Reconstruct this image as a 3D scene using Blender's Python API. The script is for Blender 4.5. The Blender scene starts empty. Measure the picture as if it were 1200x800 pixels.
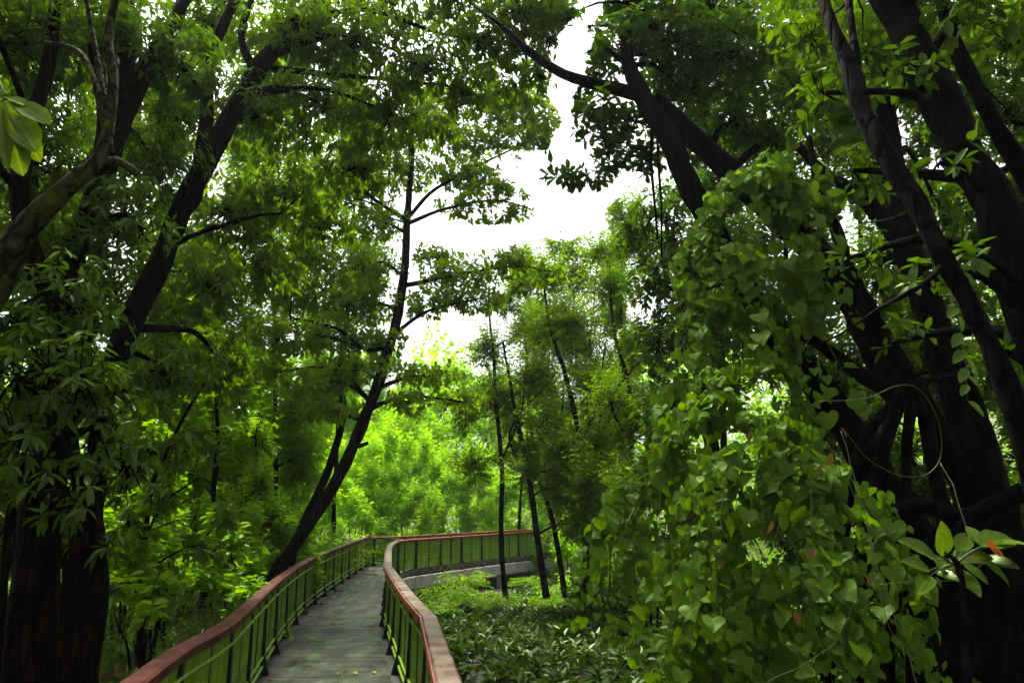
import bpy, math, random
import numpy as np
from mathutils import Matrix, Vector

random.seed(7)
RNG = np.random.default_rng(11)
S = bpy.context.scene
COL = S.collection

# ------------------------------------------------------------------ camera
CAM_H, F, W, H = 1.9, 800.0, 1200.0, 800.0
PITCH = math.atan(203.0 / F)
CP, SP = math.cos(PITCH), math.sin(PITCH)
cam_d = bpy.data.cameras.new("camera"); cam = bpy.data.objects.new("camera", cam_d); COL.objects.link(cam)
cam_d.sensor_width = 36.0; cam_d.lens = 24.0; cam_d.clip_start = 0.05; cam_d.clip_end = 2000
cam.location = (0, 0, CAM_H); cam.rotation_euler = (math.pi / 2 + PITCH, 0, 0)
S.camera = cam

# ------------------------------------------------------------------ light
SUN_EL, SUN_AZ = math.radians(64), math.radians(-28)     # azimuth from +Y towards +X
world = bpy.data.worlds.new("World"); S.world = world; world.use_nodes = True
wn = world.node_tree.nodes; wl = world.node_tree.links
bg = wn["Background"]
sky = wn.new("ShaderNodeTexSky"); sky.sky_type = 'NISHITA'; sky.sun_disc = False
sky.sun_elevation = SUN_EL; sky.sun_rotation = SUN_AZ
sky.air_density = 1.0; sky.dust_density = 7.0; sky.ozone_density = 1.0
hsv = wn.new("ShaderNodeHueSaturation"); hsv.inputs["Saturation"].default_value = 0.08   # overcast: nearly white
wl.new(sky.outputs[0], hsv.inputs["Color"]); wl.new(hsv.outputs[0], bg.inputs[0])
bg.inputs[1].default_value = 0.15
sd = bpy.data.lights.new("sun", 'SUN'); sun = bpy.data.objects.new("sun", sd); COL.objects.link(sun)
sd.energy = 4.2; sd.angle = math.radians(16); sd.color = (1.0, 0.95, 0.84)
sv = Vector((math.sin(SUN_AZ) * math.cos(SUN_EL), math.cos(SUN_AZ) * math.cos(SUN_EL), math.sin(SUN_EL)))
sun.rotation_euler = sv.to_track_quat('Z', 'Y').to_euler()
sun.location = (0, 0, 40)
S.view_settings.view_transform = 'Standard'; S.view_settings.look = 'None'
S.view_settings.exposure = 1.4; S.view_settings.gamma = 1.0
S.render.engine = 'CYCLES'
S.cycles.max_bounces = 10; S.cycles.diffuse_bounces = 7; S.cycles.transmission_bounces = 6; S.cycles.glossy_bounces = 3
S.cycles.use_denoising = True

# ------------------------------------------------------------------ pixel <-> world
def P(px, py, d):
    u, v = (px - 600) / F, (400 - py) / F
    dy = CP - v * SP; t = d / dy
    return np.array([u * t, d, CAM_H + (SP + v * CP) * t])
def proj(p):
    p = np.asarray(p, float); x, y, z = p[..., 0], p[..., 1], p[..., 2] - CAM_H
    dep = np.maximum(y * CP + z * SP, 0.01); up = -y * SP + z * CP
    return 600 + F * x / dep, 400 - F * up / dep, y * CP + z * SP
def zdeck(y): return 0.0 if y < 14 else 0.013 * (y - 14)
def on_rail(px, py, h=1.0):
    y = 8.0
    for _ in range(30):
        u, v = (px - 600) / F, (400 - py) / F
        t = (zdeck(y) + h - CAM_H) / (SP + v * CP); y = (CP - v * SP) * t
    return np.array([u * t, y, zdeck(y)])
def in_poly(x, y, poly):
    r = np.zeros(x.shape, bool); n = len(poly)
    for i in range(n):
        x1, y1 = poly[i]; x2, y2 = poly[(i + 1) % n]
        if y1 == y2: continue
        r ^= ((y1 > y) != (y2 > y)) & (x < (x2 - x1) * (y - y1) / (y2 - y1) + x1)
    return r
# the clearing over the walk where no crown reaches
GAPS = [[(655,35),(690,10),(705,0),(712,-8),(700,35),(688,85),(672,110),(668,160),(640,190),(632,215),(690,232),(735,208),
         (732,225),(700,255),(690,272),(660,285),(640,278),(600,285),(560,297),(520,290),(495,270),(500,255),(560,262),
         (625,262),(628,235),(590,200),(585,175),(640,175),(660,140),(640,110),(650,70)],
        [(490,385),(550,372),(562,395),(520,418),(475,425),(470,412)]]
def norm(a): return a / np.maximum(np.linalg.norm(a, axis=-1, keepdims=True), 1e-9)
def lump(p, s, o=0.0):
    x, y, z = p[..., 0] * s + o, p[..., 1] * s + 1.7 * o, p[..., 2] * s - o
    return (np.sin(x * 1.3 + 2.1 * np.sin(y * .9 + z)) + np.sin(y * 1.7 + 1.9 * np.sin(z * 1.1 + x * .6)) + np.sin(z * 1.5 + 2.3 * np.sin(x * .8 - y))) / 3

# ------------------------------------------------------------------ materials
def new_mat(name):
    m = bpy.data.materials.new(name); m.use_nodes = True
    n = m.node_tree.nodes; n.clear()
    return m, n, m.node_tree.links
def ramp(n, stops):
    r = n.new("ShaderNodeValToRGB"); e = r.color_ramp.elements
    while len(e) < len(stops): e.new(0.5)
    for i, (p, c) in enumerate(stops): e[i].position = p; e[i].color = (*c, 1)
    return r
def leaf_mat(name, cols, trans=0.42, rough=0.42, glow=(2.55, 2.45, .3), spec=0.14, veins=False, close=False):
    """leaf blade: varied greens, light coming through the blade, a soft sheen"""
    m, n, l = new_mat(name)
    g = n.new("ShaderNodeNewGeometry"); oi = n.new("ShaderNodeObjectInfo")
    a = n.new("ShaderNodeMath"); a.operation = 'ADD'; l.new(g.outputs["Random Per Island"], a.inputs[0]); l.new(oi.outputs["Random"], a.inputs[1])
    fr = n.new("ShaderNodeMath"); fr.operation = 'FRACT'; l.new(a.outputs[0], fr.inputs[0])
    k = len(cols); r = ramp(n, [(i / (k - 1) if k > 1 else 0, c) for i, c in enumerate(cols)]); l.new(fr.outputs[0], r.inputs[0])
    tc = n.new("ShaderNodeTexCoord"); nz = n.new("ShaderNodeTexNoise"); nz.inputs["Scale"].default_value = 9; nz.inputs["Detail"].default_value = 3
    l.new(tc.outputs["Object"], nz.inputs["Vector"])
    mx = n.new("ShaderNodeMixRGB"); mx.blend_type = 'MULTIPLY'; mx.inputs[0].default_value = 0.6
    rr = ramp(n, [(0.25, (0.62, 0.66, 0.55)), (0.75, (1.25, 1.2, 1.1))]); l.new(nz.outputs[0], rr.inputs[0])
    l.new(r.outputs[0], mx.inputs[1]); l.new(rr.outputs[0], mx.inputs[2])
    vein = None
    if close:
        def mth(op, a, b_=None):
            q = n.new("ShaderNodeMath"); q.operation = op
            for k_, v_ in enumerate((a, b_)):
                if v_ is None: continue
                if isinstance(v_, (int, float)): q.inputs[k_].default_value = v_
                else: l.new(v_, q.inputs[k_])
            return q.outputs[0]
        sp = n.new("ShaderNodeSeparateXYZ"); l.new(tc.outputs["Object"], sp.inputs[0]); ax = mth('ABSOLUTE', sp.outputs[0])
        lat = mth('ABSOLUTE', mth('SUBTRACT', mth('FRACT', mth('MULTIPLY', mth('SUBTRACT', sp.outputs[1], mth('MULTIPLY', ax, .75)), 6.5)), .5))
        lat = mth('MULTIPLY', mth('LESS_THAN', lat, .045), .6); vein = mth('MAXIMUM', lat, mth('LESS_THAN', ax, .013))
        vm = n.new("ShaderNodeMixRGB"); l.new(mth('MULTIPLY', vein, .3), vm.inputs[0]); l.new(mx.outputs[0], vm.inputs[1]); vm.inputs[2].default_value = (.16, .22, .03, 1)
        ov = n.new("ShaderNodeVectorMath"); ov.operation = 'ADD'; l.new(tc.outputs["Object"], ov.inputs[0]); l.new(mth('MULTIPLY', oi.outputs["Random"], 90.), ov.inputs[1])
        bz = n.new("ShaderNodeTexNoise"); bz.inputs["Scale"].default_value = 3.2; bz.inputs["Detail"].default_value = 4; l.new(ov.outputs[0], bz.inputs["Vector"])
        br = ramp(n, [(.60, (0, 0, 0)), (.70, (1, 1, 1))]); l.new(bz.outputs[0], br.inputs[0])
        bm = n.new("ShaderNodeMixRGB"); l.new(mth('MULTIPLY', br.outputs[0], .4), bm.inputs[0]); l.new(vm.outputs[0], bm.inputs[1]); bm.inputs[2].default_value = (.13, .12, .012, 1); mx = bm
    p = n.new("ShaderNodeBsdfDiffuse"); l.new(mx.outputs[0], p.inputs["Color"])
    gl = n.new("ShaderNodeBsdfGlossy"); gl.inputs["Roughness"].default_value = rough; gl.inputs["Color"].default_value = (.75, 1, .55, 1)
    t = n.new("ShaderNodeBsdfTranslucent"); tm = n.new("ShaderNodeMixRGB"); tm.blend_type = 'MULTIPLY'; tm.inputs[0].default_value = 1
    tm.inputs[2].default_value = (*glow, 1); l.new(mx.outputs[0], tm.inputs[1]); l.new(tm.outputs[0], t.inputs[0])
    s = n.new("ShaderNodeMixShader"); s.inputs[0].default_value = trans; l.new(p.outputs[0], s.inputs[1]); l.new(t.outputs[0], s.inputs[2])
    s2 = n.new("ShaderNodeMixShader"); s2.inputs[0].default_value = spec * .16; l.new(s.outputs[0], s2.inputs[1]); l.new(gl.outputs[0], s2.inputs[2])
    o = n.new("ShaderNodeOutputMaterial"); l.new(s2.outputs[0], o.inputs[0])
    if veins:
        b = n.new("ShaderNodeBump"); b.inputs["Strength"].default_value = 0.35; b.inputs["Distance"].default_value = 0.01
        nz2 = n.new("ShaderNodeTexNoise"); nz2.inputs["Scale"].default_value = 14; l.new(tc.outputs["Object"], nz2.inputs["Vector"])
        l.new(vein if vein is not None else nz2.outputs[0], b.inputs["Height"]); l.new(b.outputs[0], p.inputs["Normal"]); l.new(b.outputs[0], gl.inputs["Normal"])
    return m
def surf_mat(name, stops, scale=4, stretch=(1, 1, 1), rough=(0.6, 0.9), bump=0.4, dist=0.02, detail=6, spec=0.25, obj_var=0.0):
    m, n, l = new_mat(name)
    tc = n.new("ShaderNodeTexCoord"); mp = n.new("ShaderNodeMapping"); mp.inputs["Scale"].default_value = stretch
    l.new(tc.outputs["Object"], mp.inputs[0])
    nz = n.new("ShaderNodeTexNoise"); nz.inputs["Scale"].default_value = scale; nz.inputs["Detail"].default_value = detail; nz.inputs["Roughness"].default_value = 0.65
    l.new(mp.outputs[0], nz.inputs["Vector"])
    r = ramp(n, stops); l.new(nz.outputs[0], r.inputs[0])
    col = r.outputs[0]
    if obj_var:
        oi = n.new("ShaderNodeObjectInfo"); hv = n.new("ShaderNodeHueSaturation")
        mr = n.new("ShaderNodeMapRange"); mr.inputs["To Min"].default_value = 1 - obj_var; mr.inputs["To Max"].default_value = 1 + obj_var
        l.new(oi.outputs["Random"], mr.inputs[0]); l.new(mr.outputs[0], hv.inputs["Value"]); l.new(col, hv.inputs["Color"]); col = hv.outputs[0]
    p = n.new("ShaderNodeBsdfPrincipled"); l.new(col, p.inputs["Base Color"]); p.inputs["Specular IOR Level"].default_value = spec
    n2 = n.new("ShaderNodeTexNoise"); n2.inputs["Scale"].default_value = scale * 0.7; n2.inputs["Detail"].default_value = 4; l.new(mp.outputs[0], n2.inputs["Vector"])
    q = n.new("ShaderNodeMapRange"); q.inputs["From Min"].default_value = 0.35; q.inputs["From Max"].default_value = 0.65
    q.inputs["To Min"].default_value = rough[0]; q.inputs["To Max"].default_value = rough[1]
    l.new(n2.outputs[0], q.inputs[0]); l.new(q.outputs[0], p.inputs["Roughness"])
    b = n.new("ShaderNodeBump"); b.inputs["Strength"].default_value = bump; b.inputs["Distance"].default_value = dist
    l.new(nz.outputs[0], b.inputs["Height"]); l.new(b.outputs[0], p.inputs["Normal"])
    o = n.new("ShaderNodeOutputMaterial"); l.new(p.outputs[0], o.inputs[0])
    return m
def bark_mat(name, deep, mid, high, lichen=None, amount=.62, scale=9, vert=.22):
    """fissured bark: stretched voronoi cracks over noise, with patches of lichen"""
    m, n, l = new_mat(name)
    tc = n.new("ShaderNodeTexCoord"); mp = n.new("ShaderNodeMapping"); mp.inputs["Scale"].default_value = (1, 1, vert); l.new(tc.outputs["Object"], mp.inputs[0])
    wz = n.new("ShaderNodeTexNoise"); wz.inputs["Scale"].default_value = 5; wz.inputs["Detail"].default_value = 4; l.new(mp.outputs[0], wz.inputs["Vector"])
    mv = n.new("ShaderNodeMixRGB"); mv.inputs[0].default_value = .14; l.new(mp.outputs[0], mv.inputs[1]); l.new(wz.outputs["Color"], mv.inputs[2])
    vo = n.new("ShaderNodeTexVoronoi"); vo.feature = 'DISTANCE_TO_EDGE'; vo.inputs["Scale"].default_value = scale; l.new(mv.outputs[0], vo.inputs["Vector"])
    nz = n.new("ShaderNodeTexNoise"); nz.inputs["Scale"].default_value = scale * 2.5; nz.inputs["Detail"].default_value = 7; nz.inputs["Roughness"].default_value = .7; l.new(mv.outputs[0], nz.inputs["Vector"])
    cr = ramp(n, [(0, (0, 0, 0)), (.25, (1, 1, 1))]); l.new(vo.outputs["Distance"], cr.inputs[0])
    hh = n.new("ShaderNodeMath"); hh.operation = 'MULTIPLY'; l.new(cr.outputs[0], hh.inputs[0]); l.new(nz.outputs[0], hh.inputs[1])
    col = ramp(n, [(.08, deep), (.45, mid), (.68, high)]); l.new(hh.outputs[0], col.inputs[0]); c = col.outputs[0]
    if lichen:
        lz = n.new("ShaderNodeTexNoise"); lz.inputs["Scale"].default_value = 3.2; lz.inputs["Detail"].default_value = 8; lz.inputs["Roughness"].default_value = .75; l.new(tc.outputs["Object"], lz.inputs["Vector"])
        lr = ramp(n, [(amount - .05, (0, 0, 0)), (amount + .04, (1, 1, 1))]); l.new(lz.outputs[0], lr.inputs[0])
        mx = n.new("ShaderNodeMixRGB"); l.new(lr.outputs[0], mx.inputs[0]); l.new(c, mx.inputs[1]); mx.inputs[2].default_value = (*lichen, 1); c = mx.outputs[0]
    p = n.new("ShaderNodeBsdfPrincipled"); p.inputs["Roughness"].default_value = .85; p.inputs["Specular IOR Level"].default_value = .02; l.new(c, p.inputs["Base Color"])
    bp = n.new("ShaderNodeBump"); bp.inputs["Strength"].default_value = 1; bp.inputs["Distance"].default_value = .045; l.new(hh.outputs[0], bp.inputs["Height"]); l.new(bp.outputs[0], p.inputs["Normal"])
    o = n.new("ShaderNodeOutputMaterial"); l.new(p.outputs[0], o.inputs[0])
    return m
M = {}; CLOSE = {}
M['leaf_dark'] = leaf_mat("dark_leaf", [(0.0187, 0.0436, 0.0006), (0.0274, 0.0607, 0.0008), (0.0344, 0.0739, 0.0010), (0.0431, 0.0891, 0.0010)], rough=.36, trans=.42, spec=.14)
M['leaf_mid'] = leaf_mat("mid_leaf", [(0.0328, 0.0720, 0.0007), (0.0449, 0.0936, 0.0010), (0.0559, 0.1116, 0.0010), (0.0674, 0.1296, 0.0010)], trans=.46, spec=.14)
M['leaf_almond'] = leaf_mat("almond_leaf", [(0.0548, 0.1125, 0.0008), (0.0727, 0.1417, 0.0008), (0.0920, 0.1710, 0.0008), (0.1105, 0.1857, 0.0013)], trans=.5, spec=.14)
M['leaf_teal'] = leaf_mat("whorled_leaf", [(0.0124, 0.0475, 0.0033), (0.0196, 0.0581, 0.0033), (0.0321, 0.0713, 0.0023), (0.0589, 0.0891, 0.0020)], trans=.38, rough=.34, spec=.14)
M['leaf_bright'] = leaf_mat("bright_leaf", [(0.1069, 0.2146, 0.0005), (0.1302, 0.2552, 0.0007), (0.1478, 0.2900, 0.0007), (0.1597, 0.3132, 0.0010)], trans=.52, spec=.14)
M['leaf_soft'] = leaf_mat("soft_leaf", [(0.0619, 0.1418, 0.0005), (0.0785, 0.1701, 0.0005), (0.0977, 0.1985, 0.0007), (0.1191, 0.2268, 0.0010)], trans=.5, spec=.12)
M['leaf_fine'] = leaf_mat("fine_leaf", [(0.0449, 0.0941, 0.0014), (0.0579, 0.1176, 0.0014), (0.0716, 0.1400, 0.0014), (0.0857, 0.1624, 0.0014)], trans=.45, spec=.14)
M['leaf_vine'] = leaf_mat("vine_leaf", [(0.0355, 0.0830, 0.0003), (0.0455, 0.1015, 0.0004), (0.0544, 0.1168, 0.0004), (0.0626, 0.1322, 0.0005)], trans=.40, rough=.5, spec=.10, veins=True)
CLOSE[M['leaf_vine'].name] = leaf_mat("close_vine_leaf", [(0.0355, 0.0830, 0.0003), (0.0455, 0.1015, 0.0004), (0.0544, 0.1168, 0.0004), (0.0626, 0.1322, 0.0005)], trans=.40, rough=.5, spec=.10, veins=True, close=True)
M['leaf_ground'] = leaf_mat("ground_leaf", [(0.0107, 0.0254, 0.0007), (0.0150, 0.0347, 0.0007), (0.0198, 0.0439, 0.0007), (0.0249, 0.0531, 0.0007)], trans=.25, rough=.4, spec=.14)
M['leaf_yellow'] = leaf_mat("yellow_green_leaf", [(0.0342, 0.0660, 0.0010), (0.0456, 0.0780, 0.0010), (0.0627, 0.0850, 0.0014)], trans=.4, veins=True)
CLOSE[M['leaf_yellow'].name] = leaf_mat("close_yellow_green_leaf", [(0.0342, 0.0660, 0.0010), (0.0456, 0.0780, 0.0010), (0.0627, 0.0850, 0.0014)], trans=.4, veins=True, close=True)
M['leaf_big'] = leaf_mat("broad_leaf", [(0.0268, 0.0577, 0.0008), (0.0343, 0.0709, 0.0008), (0.0407, 0.0814, 0.0008)], trans=.32, rough=.36, spec=.22, veins=True)
CLOSE[M['leaf_big'].name] = leaf_mat("close_broad_leaf", [(0.0268, 0.0577, 0.0008), (0.0343, 0.0709, 0.0008), (0.0407, 0.0814, 0.0008)], trans=.32, rough=.36, spec=.22, veins=True, close=True)
M['leaf_dead'] = leaf_mat("dead_leaf", [(0.0454, 0.0189, 0.0050), (0.0680, 0.0315, 0.0076), (0.0832, 0.0504, 0.0084), (0.0340, 0.0168, 0.0063)], trans=.25, rough=.6, glow=(1.4, 1.1, .8))
M['leaf_orange'] = leaf_mat("orange_leaf", [(0.3150, 0.0750, 0.0090), (0.2625, 0.0600, 0.0090)], trans=.3, rough=.5, glow=(1.3, 1.1, .8))
M['leaf_fallen_yellow'] = leaf_mat("fallen_yellow_leaf", [(0.3150, 0.2025, 0.0300), (0.2625, 0.1500, 0.0225)], trans=.15, rough=.5)
M['litter'] = leaf_mat("litter_leaf", [(0.0300, 0.0150, 0.0072), (0.0540, 0.0270, 0.0108), (0.0780, 0.0450, 0.0180), (0.0240, 0.0132, 0.0072)], trans=.12, rough=.65, glow=(1, 1, 1))
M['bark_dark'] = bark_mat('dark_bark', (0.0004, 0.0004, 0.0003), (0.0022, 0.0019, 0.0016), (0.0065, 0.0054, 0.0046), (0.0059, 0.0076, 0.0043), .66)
M['bark_red'] = bark_mat('red_brown_bark', (0.0008, 0.0005, 0.0005), (0.0060, 0.0027, 0.0019), (0.0255, 0.0090, 0.0060), None, .6, 12, .09)
M['bark_grey'] = bark_mat('grey_bark', (0.0010, 0.0009, 0.0008), (0.0060, 0.0048, 0.0039), (0.0162, 0.0132, 0.0111), (0.0162, 0.0175, 0.0121), .64, 11, .3)
M['bark_moss'] = bark_mat('mossy_bark', (0.0072, 0.0072, 0.0048), (0.0300, 0.0270, 0.0168), (0.0720, 0.0630, 0.0420), (0.0450, 0.0510, 0.0072), .53, 16, .5)
M['bark_sapling'] = bark_mat('sapling_bark', (.004, .004, .003), (.016, .014, .010), (.036, .032, .024), (.03, .04, .02), .58)
M['stem'] = surf_mat("green_stem", [(.3, (0.0245, 0.0441, 0.0073)), (.7, (0.0588, 0.0833, 0.0147))], 5, rough=(.4, .6), bump=.1)
M['soil'] = surf_mat("forest_soil", [(.3, (0.0072, 0.0054, 0.0036)), (.5, (0.0180, 0.0132, 0.0084)), (.7, (0.0360, 0.0252, 0.0150))], 3, bump=1, dist=.08)
M['tile'] = surf_mat("wet_paver", [(.36, (0.0026, 0.0027, 0.0010)), (.45, (0.0074, 0.0080, 0.0024)), (.53, (0.0157, 0.0215, 0.0086)), (.64, (0.0367, 0.0488, 0.0237))], 2.1, (1.5, .8, 1), rough=(.26, .7), bump=.3, dist=.008, obj_var=.07, spec=.14, detail=9)
M['grout'] = surf_mat("deck_slab", [(.3, (0.0072, 0.0084, 0.0060)), (.7, (0.0210, 0.0216, 0.0168))], 4, rough=(.4, .8))
M['rail_red'] = surf_mat("worn_red_handrail", [(.34, (0.0152, 0.0040, 0.0023)), (.46, (0.0522, 0.0096, 0.0045)), (.56, (0.0808, 0.0152, 0.0067)), (.7, (0.0950, 0.0320, 0.0180))], 5, rough=(.4, .75), bump=.35, dist=.01, spec=.18, detail=9)
M['rail_grey'] = surf_mat("weathered_handrail", [(.3, (0.0364, 0.0090, 0.0056)), (.45, (0.0624, 0.0205, 0.0141)), (.53, (0.1040, 0.0698, 0.0458)), (.75, (0.1561, 0.1150, 0.0811))], 4.2, rough=(.3, .6), bump=.3, dist=.01)
M['paint_red'] = surf_mat("red_edge_paint", [(.3, (.10, .013, .008)), (.5, (.17, .028, .014)), (.7, (.22, .06, .035))], 8, rough=(.35, .6), bump=.2, dist=.006)
M['paint_green'] = surf_mat("green_paint", [(.3, (0.1012, 0.1806, 0.0102)), (.55, (0.1487, 0.2762, 0.0153)), (.8, (0.2142, 0.3400, 0.0340))], 5, rough=(.35, .6), bump=.15, dist=.005, obj_var=.14)
M['paint_dark'] = surf_mat("dark_post_paint", [(.3, (0.0038, 0.0048, 0.0038)), (.7, (0.0106, 0.0115, 0.0096))], 6, rough=(.3, .55), bump=.2, dist=.005)
M['sheet'] = surf_mat("aged_sheet", [(.35, (.045, .036, .024)), (.5, (.10, .085, .06)), (.65, (.17, .15, .115))], 5, rough=(.5, .8), bump=.2)
M['concrete'] = surf_mat("pale_concrete", [(.3, (0.2550, 0.2550, 0.2125)), (.5, (0.4080, 0.3995, 0.3485)), (.75, (0.5100, 0.4930, 0.4420))], 2.5, (1, 1, .6), bump=.4, dist=.01)

# ------------------------------------------------------------------ mesh helpers
TRIS = [0]
def mesh_np(name, V, faces, mat, smooth=False):
    """faces: list of int arrays (m,k)"""
    me = bpy.data.meshes.new(name)
    V = np.ascontiguousarray(V, np.float32)
    faces = [f for f in faces if len(f)]
    nl = sum(f.size for f in faces); nf = sum(len(f) for f in faces)
    TRIS[0] += sum(len(f) * (f.shape[1] - 2) for f in faces)
    me.vertices.add(len(V)); me.loops.add(nl); me.polygons.add(nf)
    me.vertices.foreach_set("co", V.ravel())
    me.loops.foreach_set("vertex_index", np.concatenate([f.ravel() for f in faces]).astype(np.int32))
    st = []; o = 0
    for f in faces:
        st.append(np.arange(len(f)) * f.shape[1] + o); o += f.size
    me.polygons.foreach_set("loop_start", np.concatenate(st).astype(np.int32))
    me.update(calc_edges=True)
    me.polygons.foreach_set("use_smooth", np.full(nf, bool(smooth)))
    if mat: me.materials.append(mat)
    me.validate()
    return me
class MB:
    def __init__(s): s.v = []; s.f = []; s.n = 0
    def add(s, V, Fs):
        s.v.append(np.asarray(V, float).reshape(-1, 3))
        for f in Fs: s.f.append(np.asarray(f, int) + s.n)
        s.n += len(s.v[-1])
    def prism(s, bottom, top):
        k = len(bottom); V = list(bottom) + list(top)
        q = [[i, (i + 1) % k, k + (i + 1) % k, k + i] for i in range(k)]
        s.add(V, [np.array(q), np.array([list(range(k))[::-1]]), np.array([[k + i for i in range(k)]])])
    def box(s, c, ax, ay, az, sx, sy, sz):
        c = np.asarray(c, float); ax, ay, az = [np.asarray(a, float) * h / 2 for a, h in ((ax, sx), (ay, sy), (az, sz))]
        b = [c - ax - ay - az, c + ax - ay - az, c + ax + ay - az, c - ax + ay - az]
        s.prism(b, [p + 2 * az for p in b])
    def tube(s, pts, rad, sides=8, rough=0.0, seed=0.0, cap=True):
        pts = np.asarray(pts, float); n = len(pts); rad = np.broadcast_to(np.asarray(rad, float), (n,))
        t = norm(np.gradient(pts, axis=0)); ref = np.array([0.31, 0.17, 0.93]) if abs(t[:, 2]).mean() < .8 else np.array([0.9, .4, .1])
        a = norm(np.cross(t, ref)); b = np.cross(t, a)
        th = np.arange(sides) / sides * 2 * math.pi
        ring = a[:, None, :] * np.cos(th)[None, :, None] + b[:, None, :] * np.sin(th)[None, :, None]
        r = rad[:, None] * np.ones((1, sides))
        V = pts[:, None, :] + ring * r[..., None]
        if rough:
            k = 0.5 * lump(V, 3.1, seed) + 0.34 * lump(V, 8.0, seed + 3) + .22 * lump(V * np.array([1, 1, .4]), 24.0, seed) + .35 * np.sin(th * 3 + seed)[None] * np.sin(np.arange(n) * .35 + seed)[:, None]
            V = pts[:, None, :] + ring * (r * (1 + rough * k))[..., None]
        V = V.reshape(-1, 3)
        i = np.arange(n - 1)[:, None] * sides; j = np.arange(sides)[None]; jn = (j + 1) % sides
        q = np.stack([i + j, i + jn, i + sides + jn, i + sides + j], -1).reshape(-1, 4)
        fs = [q]
        if cap: fs += [np.arange(sides)[None, ::-1], (np.arange(sides) + (n - 1) * sides)[None]]
        s.add(V, fs)
    def mesh(s, name, mat, origin=None, smooth=False):
        V = np.concatenate(s.v) if s.v else np.zeros((0, 3))
        if origin is not None: V = V - origin
        return mesh_np(name, V, s.by_k(), mat, smooth)
    def by_k(s):
        d = {}
        for f in s.f: d.setdefault(f.shape[1], []).append(f)
        return [np.concatenate(v) for v in d.values()]
def spline(pts, step=0.25, wob=0.0):
    p = np.asarray(pts, float); q = np.concatenate([[2 * p[0] - p[1]], p, [2 * p[-1] - p[-2]]]); out = []
    for i in range(1, len(q) - 2):
        L = np.linalg.norm(q[i + 1][:3] - q[i][:3]); n = max(2, int(L / step))
        t = np.arange(n)[:, None] / n
        out.append(.5 * (2 * q[i] + (q[i + 1] - q[i - 1]) * t + (2 * q[i - 1] - 5 * q[i] + 4 * q[i + 1] - q[i + 2]) * t ** 2 + (3 * q[i] - q[i - 1] - 3 * q[i + 1] + q[i + 2]) * t ** 3))
    out.append(q[-2][None]); o = np.concatenate(out)
    if wob:
        w = np.stack([lump(o[:, :3], 1.4, 1.0), lump(o[:, :3], 1.4, 5.0), np.zeros(len(o))], -1) * wob
        w[0] = 0; o[:, :3] += w
    return o
def link(name, data, parent=None, base=None):
    o = bpy.data.objects.new(name, data); COL.objects.link(o)
    if parent is not None: o.parent = parent
    if base is not None: o.location = base
    return o
def tag(o, label, cat, group=None):
    o['label'] = label; o['category'] = cat
    if group: o['group'] = group
    return o
def thing(name, label, cat, loc, group=None):
    o = bpy.data.objects.new(name, None); COL.objects.link(o); o.location = Vector([float(x) for x in loc]); o.empty_display_size = .2
    return tag(o, label, cat, group)

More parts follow.
